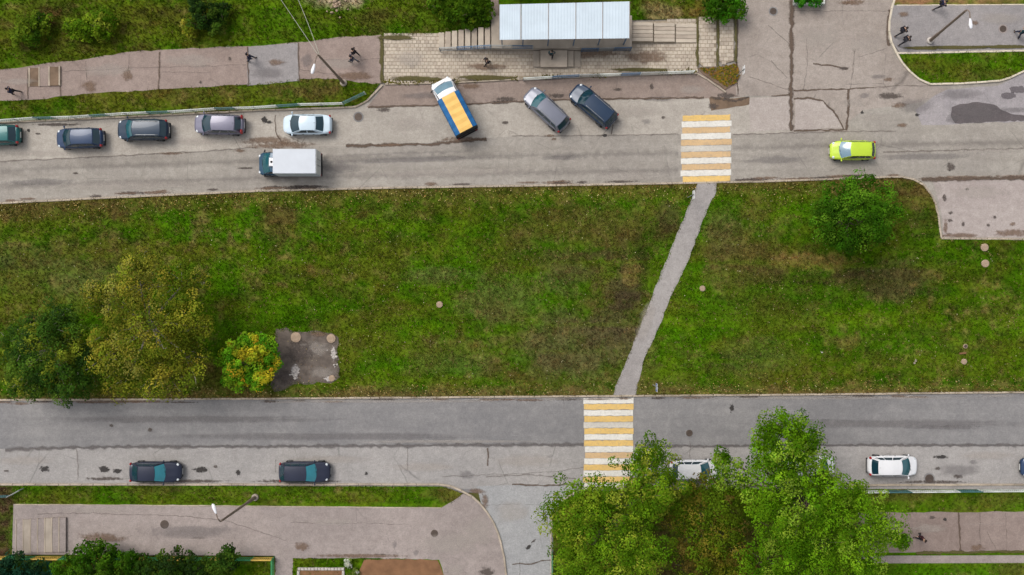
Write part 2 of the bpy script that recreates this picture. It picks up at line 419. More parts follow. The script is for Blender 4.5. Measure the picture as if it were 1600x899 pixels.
g = mk('ground', [(-3000,-3000,-0.08),(3000,-3000,-0.08),(3000,3000,-0.08),(-3000,3000,-0.08)], [(0,1,2,3)], M['ground']); tag(g, kind='structure')
road_u = sheet('upper_road', [(-1300,150),(560,140),(600,60),(600,20),(1100,0),(1150,0),(1150,-900),(1395,-900),(1395,60),(2900,60),(2900,378),(1430,378),(1415,300)] + [(x, y + 4) for x, y in LAWN_TOP[::-1]], 0.0, M['road_up'])
SEAM_U = [(-1300,296),(0,253),(200,243),(400,231),(540,228),(660,225),(800,213),(1060,210),(1200,209),(1320,205)]
lane_u = sheet('upper_parking_lane', [(-1300,200),(555,150),(590,167),(700,163),(900,155),(1108,152),(1170,152),(1235,152),(1237,206)] + rough_line(SEAM_U[::-1][1:], 14, 0.9, 3), 0.004, M['lane_up'])
brown = sheet('brown_asphalt_strip', rough_line([(572,168),(604,130),(820,118),(1085,108),(1150,130),(1165,150),(1108,154),(900,156),(700,164),(572,168)], 12, 0.9, 5)[:-1], 0.0065, M['brown_strip'])
plaza = sheet('plaza', [(1150,-900),(1392,-900),(1392,40),(1386,60),(1400,92),(1440,128),(1480,140),(1440,160),(1350,172),(1326,190),(1326,206),(1237,206),(1237,150),(1150,150)], 0.008, M['plaza'])
pale1 = sheet('asphalt_patch', rough_line([(1242,156),(1262,154),(1286,159),(1300,172),(1317,200),(1242,203),(1242,156)], 10, 0.8, 2)[:-1], 0.012, M['plaza_pale'], plaza)
sheet('asphalt_patch', rough_line([(1170,154),(1234,151),(1234,203),(1172,206),(1170,154)], 10, 0.6, 4)[:-1], 0.012, M['plaza_pale'], plaza)
bluea = sheet('bluish_asphalt_apron', rough_line([(1480,140),(1560,134),(1600,114),(2900,60),(2900,190),(1600,190),(1440,196),(1430,172),(1460,150),(1480,140)], 14, 1.2, 9)[:-1], 0.0095, M['blue_asph'])
bay = sheet('parking_bay', [(1457,282),(2900,276),(2900,372),(1474,371),(1472,340),(1466,312)], 0.004, M['bay'])
road_l = sheet('lower_road', [(x, y - 4) for x, y in LAWN_BOT] + [(2900,770),(862,770),(862,1700),(755,1700),(755,770),(-1300,770)], 0.0, M['road_low'])
SEAM_L = [(-1300,704),(0,702),(200,699),(400,698),(600,697),(900,696),(1200,697),(1600,697),(2900,697)]
lane_l = sheet('lower_parking_lane', rough_line(SEAM_L, 12, 0.8, 11) + [(2900,768),(900,764),(755,762),(740,764),(-1300,764)], 0.004, M['lane_low'])
drive = sheet('entry_drive', [(745,760),(800,758),(880,757),(900,762),(900,775),(875,790),(864,810),(862,1700),(790,1700),(785,900),(775,840),(755,800)], 0.008, M['drive'])

# raised pavements (a kerb's height above the road)
WALK_UL = [(-1300,150),(0,110),(60,102),(140,92),(200,82),(260,78),(330,75),(400,72),(480,66),(540,58),(596,55)]
WALK_UL_B = [(596,131),(560,130),(520,123),(460,125),(400,131),(330,136),(250,140),(130,148),(60,156),(0,158),(-1300,200)]
walk_ul = sheet('upper_sidewalk', rough_line(WALK_UL, 12, 1.2, 21) + rough_line(WALK_UL_B, 12, 1.4, 22), 0.105, M['walk_up'], depth=0.2)
sheet('asphalt_patch', rough_line([(388,74),(466,68),(468,127),(430,131),(387,135),(388,74)], 10, 0.8, 23)[:-1], 0.110, M['grey_walk'], walk_ul)
walk_ur = sheet('grey_upper_sidewalk', [(1394,9),(2900,5),(2900,78),(1600,79),(1405,83),(1396,70),(1390,50),(1391,25)], 0.105, M['grey_walk'], depth=0.2)
walk_ll = sheet('lower_sidewalk', rough_line([(22,787),(300,789),(690,793)], 14, 0.6, 24) + [(712,780),(724,771),(748,783),(766,805),(780,835),(788,865),(792,899),(793,1700),(690,1700)] + rough_line([(694,899),(686,874),(575,872),(458,872),(458,905)], 9, 0.9, 25) + [(458,1700),(430,1700),(430,868),(20,866)], 0.105, M['walk_low'], depth=0.2)
walk_lr = sheet('right_sidewalk', rough_line([(1340,801),(1600,799)], 14, 1.0, 26) + [(2900,797),(2900,858)] + rough_line([(1600,860),(1340,864)], 14, 1.0, 27), 0.105, M['walk_right'], depth=0.2)
sheet('sidewalk_strip', [(1340,868),(2900,864),(2900,876),(1340,880)], 0.105, M['walk_low'], depth=0.2)

# ------------------------------------------------------------------ lawns
G1, G2, G3 = C(68,110,6), C(52,86,3), C(90,118,14)
OLV, BRN, DRY, DRK, GRY = C(92,96,26), C(96,82,44), C(150,128,74), C(58,56,28), C(100,98,58)
PATCH = [(260,155,340,22,OLV,.65),(150,45,220,50,OLV,.5),(480,40,120,40,C(70,92,14),.4),  # px, py, rx, ry, colour, strength
 (435,335,26,60,BRN,.75),(170,335,40,30,BRN,.35),(920,352,130,34,BRN,.6),(955,470,60,95,BRN,.65),(978,470,28,72,C(76,66,46),.95),(950,515,46,32,C(84,72,52),.9),(900,560,60,24,C(88,80,54),.7),(880,500,40,20,C(92,86,56),.6),(1002,405,14,40,DRK,.8),(940,400,40,10,C(86,72,48),.8),(1045,335,20,24,C(82,68,46),.7),(1190,430,50,16,C(82,70,46),.7),(1120,420,22,30,C(96,84,50),.7),(900,432,50,10,DRK,.7),(985,425,14,22,DRY,.6),(860,545,40,30,C(84,74,50),.6),(1030,365,24,20,DRK,.5),(890,430,55,35,GRY,.5),
 (1265,408,64,13,C(136,110,64),.8),(1275,437,70,9,DRK,.95),(1395,440,76,30,C(82,72,46),.85),(1340,440,40,18,DRK,.5),(1160,392,60,50,BRN,.6),(1130,360,30,40,GRY,.4),
 (1325,535,34,11,C(132,116,62),.65),(900,555,110,50,GRY,.5),(1000,590,30,30,BRN,.35),(1425,300,44,26,BRN,.9),(80,425,150,50,GRY,.6),(40,470,50,60,OLV,.7),
 (300,592,70,24,BRN,.85),(690,430,60,14,GRY,.55),(780,470,60,35,GRY,.5),(560,560,60,8,OLV,.3),(1240,590,110,26,OLV,.6),(1470,570,90,30,OLV,.45),
 (620,390,170,18,OLV,.6),(200,395,160,20,OLV,.7),(60,350,90,26,OLV,.6),(500,430,80,40,OLV,.5),(880,400,90,16,DRK,.4),(1440,350,30,22,DRK,.5),
 (1200,470,80,40,DRK,.3),(1360,500,120,16,G3,.6),(1560,500,80,50,G3,.4),(720,560,80,30,GRY,.35),(1180,560,60,30,GRY,.4),(1500,430,60,20,OLV,.4),
 (85,20,40,30,DRK,.5),(530,4,40,9,C(186,166,140),.9),(80,25,25,14,C(90,62,40),.9),(40,150,200,10,OLV,.5),(480,143,60,18,BRN,.8),(300,145,80,14,BRN,.4),
 (700,772,40,10,BRN,.8),(330,778,120,14,OLV,.5),(560,776,60,10,OLV,.6),(250,765,80,6,BRN,.4),(80,775,60,20,OLV,.6),(0,815,26,75,C(80,62,46),1.0),(1100,10,40,20,C(110,80,44),.7),(1030,20,30,14,C(150,130,90),.8),
 (1400,775,60,12,BRN,.7),(1560,780,60,10,BRN,.6),(1450,0,200,9,C(140,100,76),.95),(1480,105,40,16,OLV,.5),(1550,118,60,8,BRN,.5),(520,95,60,20,OLV,.4),
 (1050,870,200,60,C(76,60,40),.9),(250,20,60,20,OLV,.5),(200,60,200,16,OLV,.45),(680,30,60,30,C(84,92,26),.5)]
def lawn_col(x, y, jitter=True):
    """turf colour at plan pixels (x, y)"""
    X, Y = x / 18.0, y / 18.0
    n1 = fbm(X * 0.16, Y * 0.22, 1, 5); n2 = fbm(X * 0.55, Y * 0.8, 5, 5); n3 = fbm(X * 1.9, Y * 2.4, 9, 4)
    mx = lambda c, d, f: c * (1 - f[:, None]) + np.array(d)[None] * f[:, None]
    c = np.tile(np.array(G1), (len(x), 1))
    ss = lambda v, a, b: np.clip((v - a) / (b - a), 0, 1)
    c = mx(c, G2, ss(n1, .45, .7) * .8); c = mx(c, G3, ss(n2, .5, .72) * .75)
    c = mx(c, OLV, ss(fbm(X * 0.3, Y * 0.6, 31, 5), .50, .70) * .65)
    c = mx(c, BRN, ss(fbm(X * 0.4, Y * 0.7, 57, 5), .57, .75) * .55)
    w = (n2 - .5) * 1.3 + (n3 - .5) * 1.2
    for px, py, rx, ry, col, s in PATCH:
        d = ((x - px) / rx) ** 2 + ((y - py) / ry) ** 2
        f = np.clip(1.25 - d * .9 + w * 1.5, 0, 1) * s * (d < 2.6)
        c = mx(c, col, f)
    # trodden, leaf-strewn margins along the carriageways
    yt = np.interp(x, [p[0] for p in LAWN_TOP], [p[1] for p in LAWN_TOP]); yb = np.interp(x, [p[0] for p in LAWN_BOT], [p[1] for p in LAWN_BOT])
    inm = (y > 270) & (y < 640)
    c = mx(c, BRN, np.clip(1.5 - (y - yt) / 20 + w * 1.6, 0, 1) * .85 * inm * (x < 1420))
    c = mx(c, C(112,94,58), np.clip(1.1 - (yb - y) / 17 + w * 1.4, 0, 1) * .8 * inm)
    m1 = fbm(X * 1.5, Y * 1.9, 201, 4); m2 = fbm(X * 1.3 + 40, Y * 1.7, 231, 4); rough_ = .2 + .6 * ss(fbm(X * .12, Y * .14, 251, 3), .38, .62)
    c = mx(c, DRK, ss(m1, .58, .74) * .75 * rough_); c = mx(c, C(140,122,72), ss(m2, .60, .76) * .7 * rough_); c = mx(c, C(120,84,44), ss(fbm(X * 1.1, Y * 1.5, 271, 4), .65, .8) * .35 * rough_)
    c = mx(c, G3, ss(fbm(X * .05, Y * 2.2, 291, 3), .5, .7) * .35)
    c *= (0.62 + 0.76 * n3)[:, None]
    return c
LAWNS = {}
def lawn(name, px, z=0.09, step=7.0, skirt=0.2):
    """turf sheet with a fine uneven surface, coloured point by point"""
    b = np.array(px); poly = [tuple(p) for p in px]
    x0, x1 = max(b[:, 0].min(), -60), min(b[:, 0].max(), 1660); y0, y1 = max(b[:, 1].min(), -60), min(b[:, 1].max(), 960)
    gx, gy = np.meshgrid(np.arange(x0, x1, step), np.arange(y0, y1, step)); gx = gx.ravel() + RNG.uniform(-2, 2, gx.size); gy = gy.ravel() + RNG.uniform(-2, 2, gy.size)
    k = in_poly(gx, gy, poly); gx, gy = gx[k], gy[k]
    pts = [Vector(p) for p in W2(px)] + [Vector(p) for p in W2(list(zip(gx, gy)))]
    n = len(px)
    v, e, f, *_ = delaunay_2d_cdt(pts, [], [list(range(n))], 1, 1e-3)
    V = np.array([(p.x, p.y, 0) for p in v]); xs, ys = V[:, 0] * 18 + 800, 449.5 - V[:, 1] * 18
    inner = np.zeros(len(V), bool)
    V[:, 2] = z + (fbm(xs * .05, ys * .05, 77, 3) - .5) * .05
    F = np.array([tuple(t)[:3] for t in f])
    p, q, r = V[F[:, 0]], V[F[:, 1]], V[F[:, 2]]
    s = (q[:, 0]-p[:, 0])*(r[:, 1]-p[:, 1]) - (q[:, 1]-p[:, 1])*(r[:, 0]-p[:, 0]); F[s < 0] = F[s < 0][:, ::-1]
    o = mk_np(name, V, F, M['grassbase'], None, lawn_col(xs, ys), True); o['kind'] = 'structure'
    LAWNS[name] = poly
    return o
PATH_L = [(1090,287),(1083,303),(1074,325),(1064,350),(1050,383),(1036,418),(1020,458),(1003,503),(986,545),(972,580),(961,603),(958,618)]
PATH_R = [(993,618),(995,600),(1001,585),(1005,566),(1012,546),(1022,528),(1031,508),(1041,482),(1050,460),(1062,434),(1078,400),(1089,370),(1100,340),(1112,312),(1119,300),(1119,287)]
PATH_L = rough_line(PATH_L, 6, .9, 51); PATH_R = rough_line(PATH_R, 6, 1.1, 52)
DIRT = rough_line([(432,514),(447,511),(458,518),(520,519),(528,528),(530,560),(531,590),(520,598),(470,600),(450,606),(430,612),(424,600),(430,570),(432,514)], 7, 2.6, 41)[:-1]
lawn('central_lawn', LAWN_TOP + BAY_CURVE + [(1600,374),(2900,378)] + LAWN_BOT[::-1])
lawn('upper_verge', [(x, y - 3) for x, y in WALK_UL_B[::-1]] + KERB_UP[::-1][1:], step=6)
lawn('upper_lawn', [(-1300,-900),(1150,-900),(1150,32),(1090,30),(985,32),(900,60),(765,50),(680,54),(600,57)] + [(x, y + 4) for x, y in WALK_UL[::-1]])
lawn('kerbed_island', [(1404,84),(1600,80),(2900,78),(2900,60),(1604,108),(1585,119),(1562,126),(1500,130),(1452,131),(1438,124),(1420,110),(1408,93)], step=6)
lawn('upper_right_lawn', [(1396,-900),(2900,-900),(2900,7),(1396,11)])
lawn('lower_verge', [(-1300,759),(300,759),(690,760),(705,764),(722,771),(716,780),(690,795),(300,791),(22,790),(20,868),(432,870),(432,1700),(-1300,1700)], step=6)
lawn('tree_lawn', [(864,806),(880,784),(910,768),(1100,764),(2900,766),(2900,1700),(864,1700)], z=0.085)
lawn('lower_plant_bed', [(458,871),(575,871),(690,874),(697,900),(697,1700),(458,1700)])
path = sheet('footpath', PATH_L + PATH_R, 0.125, M['path'], depth=0.1)
dpatch = sheet('bare_earth_patch', DIRT, 0.122, M['dirt_grey'], depth=0.06)
sheet('bare_earth_slope', rough_line([(570,874),(620,873),(684,875),(694,898),(696,960),(560,960),(562,890),(570,874)], 9, 1.4, 43)[:-1], 0.125, M['dirt_red'], depth=0.06)

EXCL = [[(x + 2, y) for x, y in PATH_L] + [(x - 2, y) for x, y in PATH_R], [(481 + (x - 481) * .92, 558 + (y - 558) * .91) for x, y in DIRT], [(20,786),(795,786),(795,1000),(690,1000),(690,872),(430,872),(430,866),(20,866)], [(1340,799),(1700,797),(1700,864),(1340,866)], [(1340,867),(1700,863),(1700,878),(1340,882)],
        [(560,873),(690,873),(700,1000),(556,1000)], WALK_UL + WALK_UL_B, [(600,57),(680,54),(765,40),(765,-60),(985,-60),(985,32),(1090,32),(1150,32),(1150,160),(600,140)], [(1394,9),(1700,8),(1700,79),(1394,83)]]
def grass(name, lname, label, dens, hmin=.05, hmax=.13):
    poly = LAWNS[lname]; b = np.array(poly)
    x0, x1 = max(b[:, 0].min(), -40), min(b[:, 0].max(), 1640); y0, y1 = max(b[:, 1].min(), -40), min(b[:, 1].max(), 940)
    n = int((x1 - x0) * (y1 - y0) / 324 * dens)
    x = RNG.uniform(x0, x1, n); y = RNG.uniform(y0, y1, n); k = in_poly(x, y, poly)
    for e in EXCL: k &= ~in_poly(x, y, e)
    k &= fbm(x * .06, y * .06, 91, 3) + RNG.uniform(-.3, .3, n) > 0.28
    x, y = x[k], y[k]; n = len(x); col = lawn_col(x, y)
    col = col * RNG.uniform(.5, 1.6, n)[:, None]; col[:, 0] *= RNG.uniform(.85, 1.3, n)
    tan = RNG.random(n) < .05; col[tan] = np.array(C(150,136,84)) * RNG.uniform(.6, 1.2, (tan.sum(), 1))
    wx, wy = (x - 800) / 18, (449.5 - y) / 18
    V = np.zeros((n, 9, 3)); a0 = RNG.uniform(0, 2 * PI, n)
    for b_ in range(3):
        a = a0 + b_ * 2.1 + RNG.uniform(-.5, .5, n); h = RNG.uniform(hmin, hmax, n); r = RNG.uniform(.05, .17, n); w = RNG.uniform(.02, .045, n)
        ca, sa = np.cos(a), np.sin(a)
        V[:, b_*3, 0] = wx - sa * w; V[:, b_*3, 1] = wy + ca * w; V[:, b_*3+1, 0] = wx + sa * w; V[:, b_*3+1, 1] = wy - ca * w
        V[:, b_*3, 2] = V[:, b_*3+1, 2] = .085; V[:, b_*3+2, 0] = wx + ca * r; V[:, b_*3+2, 1] = wy + sa * r; V[:, b_*3+2, 2] = .10 + h
    F = np.arange(n * 9).reshape(-1, 3)
    o = mk_np(name, V.reshape(-1, 3), F, M['blade'], None, np.repeat(col, 9, 0)); tag(o, label, 'grass', kind='stuff')
grass('grass', 'central_lawn', 'mown green and brown grass covering the wide central lawn', 60)
grass('grass', 'upper_verge', 'olive grass on the narrow verge beside the upper parked cars', 55)
grass('grass', 'upper_lawn', 'long green grass on the slope above the upper sidewalk', 55, .06, .2)
grass('grass', 'kerbed_island', 'yellowish grass in the rounded kerbed island at upper right', 50)
grass('grass', 'lower_verge', 'grass strip between the lower parked cars and lower sidewalk', 55)
grass('grass', 'tree_lawn', 'shaded grass under the big trees and along the lower right railing', 30)
grass('grass', 'lower_plant_bed', 'green grass beside the small bed at the bottom edge', 60, .06, .18)

def scatter(name, label, cat, n, fn, cols, size, mat, z=.16):
    """small loose flat flakes (fallen leaves, crumbs)"""
    x, y = fn(n); n = len(x); wx, wy = (x - 800) / 18, (449.5 - y) / 18
    a = RNG.uniform(0, 2 * PI, n); s = RNG.uniform(.5, 1.2, n) * size; cc = np.array(cols)[RNG.integers(0, len(cols), n)] * RNG.uniform(.7, 1.2, n)[:, None]
    V = np.zeros((n, 4, 3)); zz = z + RNG.uniform(0, .02, n)
    for i, (u, v) in enumerate(((-1, 0), (0, -.6), (1, 0), (0, .6))):
        V[:, i, 0] = wx + (np.cos(a) * u - np.sin(a) * v) * s; V[:, i, 1] = wy + (np.sin(a) * u + np.cos(a) * v) * s; V[:, i, 2] = zz + RNG.uniform(0, .03, n)
    o = mk_np(name, V.reshape(-1, 3), np.arange(n * 4).reshape(-1, 4), mat, None, np.repeat(cc, 4, 0)); return tag(o, label, cat, kind='stuff')
def margin_pts(n):
    x = RNG.uniform(-20, 1620, n); up = RNG.random(n) < .5
    yt = np.interp(x, [p[0] for p in LAWN_TOP], [p[1] for p in LAWN_TOP]); yb = np.interp(x, [p[0] for p in LAWN_BOT], [p[1] for p in LAWN_BOT])
    y = np.where(up, yt + np.abs(RNG.normal(0, 14, n)) + 4, yb - np.abs(RNG.normal(0, 11, n)) - 3)
    k = ~in_poly(x, y, PATH_L + PATH_R) & ((x < 1400) | ~up); return x[k], y[k]
scatter('fallen_leaves', 'yellow and brown fallen leaves strewn along the lawn margins', 'leaves', 2600, margin_pts, [C(196,168,96), C(150,112,66), C(206,186,130), C(122,86,50)], .055, M['litter'])
def lawn_pts(n):
    x = RNG.uniform(0, 1600, n); y = RNG.uniform(300, 612, n); k = in_poly(x, y, LAWNS['central_lawn']) & ~in_poly(x, y, PATH_L + PATH_R); return x[k], y[k]
scatter('dry_leaves', 'scattered dry leaves and pale flecks over the central lawn', 'leaves', 1500, lawn_pts, [C(170,150,90), C(140,120,70), C(206,196,160)], .045, M['litter'])

# ------------------------------------------------------------------ kerbs of separate stones
def kerb(name, px, mat, w=.16, z0=-.05, z1=.14, L=1.0, seed=1):
    r = random.Random(seed); pts = [Vector(p) for p in W2(px)]; m = MB(); carry = []
    seg = []; 
    for a, b in zip(pts[:-1], pts[1:]): seg.append((a, b, (b - a).length))
    tot = sum(s[2] for s in seg); n = max(1, round(tot / L)); step = tot / n
    def at(d):
        for a, b, l in seg:
            if d <= l + 1e-6: return a + (b - a) * (d / l)
            d -= l
        return seg[-1][1]
    for i in range(n):
        a, b = at(i * step), at((i + 1) * step); d = (b - a); l = d.length
        if l < 1e-4: continue
        d /= l; nrm = Vector((-d.y, d.x)); j = r.uniform(-.012, .012); zt = z1 + r.uniform(-.012, .012); g_ = .012; ww = w / 2
        a2 = a + d * g_ + nrm * j; b2 = b - d * g_ + nrm * j; bv = .018
        V = []
        for (zz, inn) in ((z0, 0), (zt - bv, 0), (zt, bv)):
            for q, sgn, e in ((a2, -1, 1), (b2, -1, -1), (b2, 1, -1), (a2, 1, 1)):
                p = q + nrm * sgn * (ww - inn) + d * e * inn; V.append((p.x, p.y, zz))
        m.add(V, [(0,1,5,4),(1,2,6,5),(2,3,7,6),(3,0,4,7),(4,5,9,8),(5,6,10,9),(6,7,11,10),(7,4,8,11),(8,9,10,11)])
    o = m.build(name, mat); o['kind'] = 'structure'; return o
kerb('kerb_central_lawn_top', [(-700,336)] + LAWN_TOP[1:-1] + [(1396,277),(1415,277)] + BAY_CURVE + [(1471,373),(1600,374),(2300,376)], M['kerb'])
kerb('kerb_central_lawn_bottom', [(-700,628)] + LAWN_BOT[1:-1] + [(2300,607)], M['kerb'], seed=2)
kerb('kerb_upper_verge', [(-700,216)] + KERB_UP[1:], M['kerb'], seed=3)
kerb('kerb_lower_verge', [(-700,757),(0,757),(400,757),(690,757),(706,760),(724,768),(740,777),(756,793),(770,814),(780,838),(787,866),(791,899),(793,960),(793,1300)], M['kerb'], seed=4)
kerb('kerb_island', [(1400,-400),(1398,0),(1391,20),(1388,45),(1392,66),(1404,92),(1418,110),(1436,125),(1452,132),(1500,131),(1562,127),(1586,119),(1604,108),(1660,85)], M['kerb_white'], seed=5)
kerb('kerb_grey_sidewalk', [(1400,84),(1500,82),(1600,80),(2000,79)], M['kerb_white'], seed=6, z1=.13)
kerb('kerb_lower_right', [(866,802),(880,781),(908,764),(1100,759),(1350,758),(1600,757),(2300,757)], M['kerb'], seed=7)
kerb('kerb_lower_sidewalk', [(24,788),(300,790),(690,793.5)], M['kerb'], w=.10, z1=.125, seed=8)
kerb('kerb_upper_right_lawn', [(1400,9),(1600,8),(2000,7)], M['kerb_white'], w=.1, z1=.125, seed=9)
kerb('kerb_drive_edge', [(863,806),(861,830),(861,899),(861,1200)], M['kerb'], w=.1, z1=.12, seed=10)

# ------------------------------------------------------------------ stains, cracks, patches on the paving
_dz = [0.0]
def dz():
    _dz[0] += 0.00012; return _dz[0]
def stain(parent, px, py, rx, ry, mat, rot=0, z=0.014, seed=0, name='stain'):
    r = random.Random(int(px * 7 + py * 13 + seed)); c = P(px, py); n = 18; V = [(c.x, c.y, z + dz())]; col = [1.0]
    for ring, (f, a) in enumerate(((.5, .85), (.85, .45), (1.2, 0.0))):
        for k in range(n):
            t = 2 * PI * k / n; rr = f * (1 + .25 * math.sin(2 * t + r.uniform(0, 6)) * .4 + r.uniform(-.15, .15))
            x, y = math.cos(t) * rx / 18 * rr, math.sin(t) * ry / 18 * rr; ca, sa = math.cos(math.radians(rot)), math.sin(math.radians(rot))
            V.append((c.x + x * ca - y * sa, c.y + x * sa + y * ca, V[0][2])); col.append(a)
    F = [(0, 1 + k, 1 + (k + 1) % n) for k in range(n)]
    for ring in range(2):
        for k in range(n):
            a = 1 + ring * n + k; b = 1 + ring * n + (k + 1) % n
            F += [(a, a + n, b + n), (a, b + n, b)]
    return mk_np(name, np.array(V), np.array(F), M[mat], parent, np.array(col)[:, None] * np.ones((1, 3)))
def crack(parent, px, w, mat='crack', z=0.014, jit=1.0, seed=0, name='crack'):
    pts = rough_line(px, 7, jit, int(px[0][0] * 3 + px[0][1]) + seed); pts = [Vector(p) for p in W2(pts)]; z = z + dz(); r = random.Random(seed + 5)
    V = []; col = []; n = len(pts)
    for i, p in enumerate(pts):
        d = (pts[min(i + 1, n - 1)] - pts[max(i - 1, 0)]).normalized(); nr = Vector((-d.y, d.x)); ww = w * r.uniform(.6, 1.4)
        for s, a in ((-1, 0.0), (0, .9), (1, 0.0)):
            q = p + nr * s * ww; V.append((q.x, q.y, z)); col.append(a)
    F = []
    for i in range(n - 1):
        for k in range(2):
            a = i * 3 + k; F.append((a, a + 1, a + 4, a + 3))
    V = np.array(V); F = np.array(F)
    p, q, rr = V[F[:, 0]], V[F[:, 1]], V[F[:, 2]]; s = (q[:, 0]-p[:, 0])*(rr[:, 1]-p[:, 1]) - (q[:, 1]-p[:, 1])*(rr[:, 0]-p[:, 0]); F[s < 0] = F[s < 0][:, ::-1]
    return mk_np(name, V, F, M[mat], parent, np.array(col)[:, None] * np.ones((1, 3)))
ZW = .118
for a in [  # plaza joints
    ([(1237,0),(1237,60),(1236,140),(1236,205)], .30, 'crack'), ([(1240,142),(1290,140),(1330,139),(1365,137)], .10, 'crack'), ([(1365,137),(1400,134),(1455,134)], .09, 'crack_thin'),
    ([(1326,140),(1325,175),(1322,204)], .16, 'crack'), ([(1240,155),(1262,153),(1286,158),(1302,174),(1318,202)], .12, 'crack'), ([(1335,80),(1333,112),(1328,140)], .07, 'crack_thin'),
    ([(1205,95),(1230,122)], .06, 'crack_thin'), ([(1270,100),(1300,103),(1325,108)], .09, 'crack'), ([(1205,150),(1235,148)], .08, 'crack'), ([(1152,30),(1151,100),(1153,148)], .10, 'crack'),
    ([(1240,205),(1320,203)], .10, 'crack'), ([(1390,15),(1386,50),(1389,72)], .18, 'crack'), ([(1240,17),(1300,18),(1390,17)], .05, 'crack_thin'),
    ([(1200,40),(1234,70)], .05, 'crack_thin'), ([(1170,120),(1230,140)], .05, 'crack_thin'), ([(1260,60),(1262,100),(1255,140)], .05, 'crack_thin'), ([(1340,90),(1385,76)], .05, 'crack_thin')]:
    crack(plaza, a[0], a[1], a[2], z=.018)
for a in [(1318,107,9,3,'st_dark'),(1390,150,24,6,'st_dark'),(1405,165,14,6,'st_brown'),(1350,150,10,5,'st_grey'),(1320,5,12,4,'st_brown'),(1372,120,14,4,'st_grey'),(1430,165,30,14,'st_grey'),(1388,125,10,4,'st_brown'),
          (1410,196,9,4,'st_brown'),(1335,160,22,8,'st_pale'),(1280,60,40,20,'st_pale'),(1355,70,30,16,'st_pale'),(1370,185,30,8,'st_pale'),(1335,4,20,6,'st_brown'),(1347,176,3,3,'st_black'),(1433,180,4,3,'st_black')]:
    stain(plaza, a[0], a[1], a[2], a[3], a[4], z=.02)
sheet('wet_hollow', rough_line([(1487,168),(1500,163),(1520,160),(1536,161),(1552,163),(1568,173),(1585,179),(1602,181),(1640,186),(1602,189),(1560,190),(1520,192),(1492,193),(1485,182),(1487,168)], 6, 1.2, 81)[:-1], .0135, M['wet'], bluea)
for a in [(1575,150,12,6,'st_wet'),(1525,177,50,18,'st_grey'),(1488,186,12,8,'st_grey'),(1500,148,40,10,'st_grey'),(1585,172,30,5,'st_grey'),(1590,140,14,6,'st_wet')]:
    stain(bluea, a[0], a[1], a[2], a[3], a[4], z=.02)
for a in [([(540,228),(600,227),(670,226),(760,217)], .22, 'crack'), ([(0,253),(100,248),(240,241),(330,236),(400,231)], .12, 'crack_thin'), ([(800,213),(930,212),(1060,210)], .10, 'crack_thin'),
          ([(1145,210),(1200,209),(1320,206),(1400,205)], .10, 'crack_thin'), ([(0,268),(90,262),(240,258),(420,250)], .5, 'track'), ([(520,250),(640,246),(760,244),(1060,240)], .5, 'track'), ([(1145,232),(1300,228),(1600,222)], .5, 'track'), ([(0,292),(200,284),(500,276),(1060,266)], .5, 'track'), ([(1380,238),(1460,236),(1600,232)], .14, 'crack_thin'),
          ([(505,245),(620,240),(740,236)], .3, 'track')]:
    crack(road_u, a[0], a[1], a[2], z=.012)
for a in [(270,240,26,3,'st_brown'),(375,236,12,3,'st_brown'),(610,227,26,3,'st_brown'),(720,218,40,5,'st_brown'),(385,263,14,2,'st_dark'),(1485,261,8,7,'st_dark'),(118,271,5,2,'st_dark'),(440,227,60,6,'st_brown'),
          (880,246,40,5,'st_grey'),(945,212,5,3,'st_black'),(865,218,5,3,'st_brown'),(1550,236,60,4,'st_pale'),(1500,230,16,5,'st_pale'),(980,275,60,8,'st_pale'),(200,290,120,8,'st_pale'),(700,270,150,8,'st_pale'),(640,250,140,5,'st_grey'),(1210,250,50,8,'st_grey'),(1440,245,80,6,'st_grey'),
          (1500,278,70,4,'st_brown'),(1600,276,60,4,'st_brown'),(530,262,40,10,'st_grey'),(60,285,60,6,'st_grey')]:
    stain(road_u, a[0], a[1], a[2], a[3], a[4], z=.012, rot=1.5)
for a in [(413,187,5,6,'st_black'),(420,191,6,3,'st_black'),(45,204,3,3,'st_black'),(60,209,6,2,'st_dark'),(790,192,6,3,'st_dark'),(780,160,16,4,'st_dark'),(960,190,12,4,'st_grey'),(1010,190,8,5,'st_grey'),(1036,184,4,3,'st_dark'),
          (860,212,10,3,'st_brown'),(1030,155,30,5,'st_grey'),(640,195,40,12,'st_pale'),(1000,175,40,10,'st_pale'),(60,240,60,6,'st_pale'),(300,222,60,7,'st_pale'),(420,220,50,8,'st_brown'),(90,195,40,3,'st_dark'),(600,172,12,4,'st_dark')]:
    stain(lane_u, a[0], a[1], a[2], a[3], a[4], z=.014)
for a in [([(430,180),(431,205),(441,228)], .06, 'crack'), ([(575,168),(700,164),(880,156),(1100,153)], .13, 'crack'), ([(955,210),(958,195)], .05, 'crack')]:
    crack(lane_u, a[0], a[1], a[2], z=.016)
for a in [(660,150,40,6,'st_grey'),(1018,136,4,6,'st_dark'),(965,140,8,3,'st_dark'),(735,135,20,5,'st_brown'),(870,150,16,4,'st_dark'),(790,155,20,4,'st_dark'),(1080,140,22,8,'st_pale'),(1135,150,18,5,'st_dark')]:
    stain(brown, a[0], a[1], a[2], a[3], a[4], z=.018)
rs = random.Random(5)
for k in range(46):
    x = rs.uniform(0, 1400); y = float(np.interp(x, [p[0] for p in LAWN_TOP], [p[1] for p in LAWN_TOP])) - rs.uniform(2, 6); stain(road_u, x, y, rs.uniform(10, 34), rs.uniform(1.5, 3.5), rs.choice(['st_brown', 'st_pale', 'st_dark', 'st_brown']), z=.0125, rot=1.2)
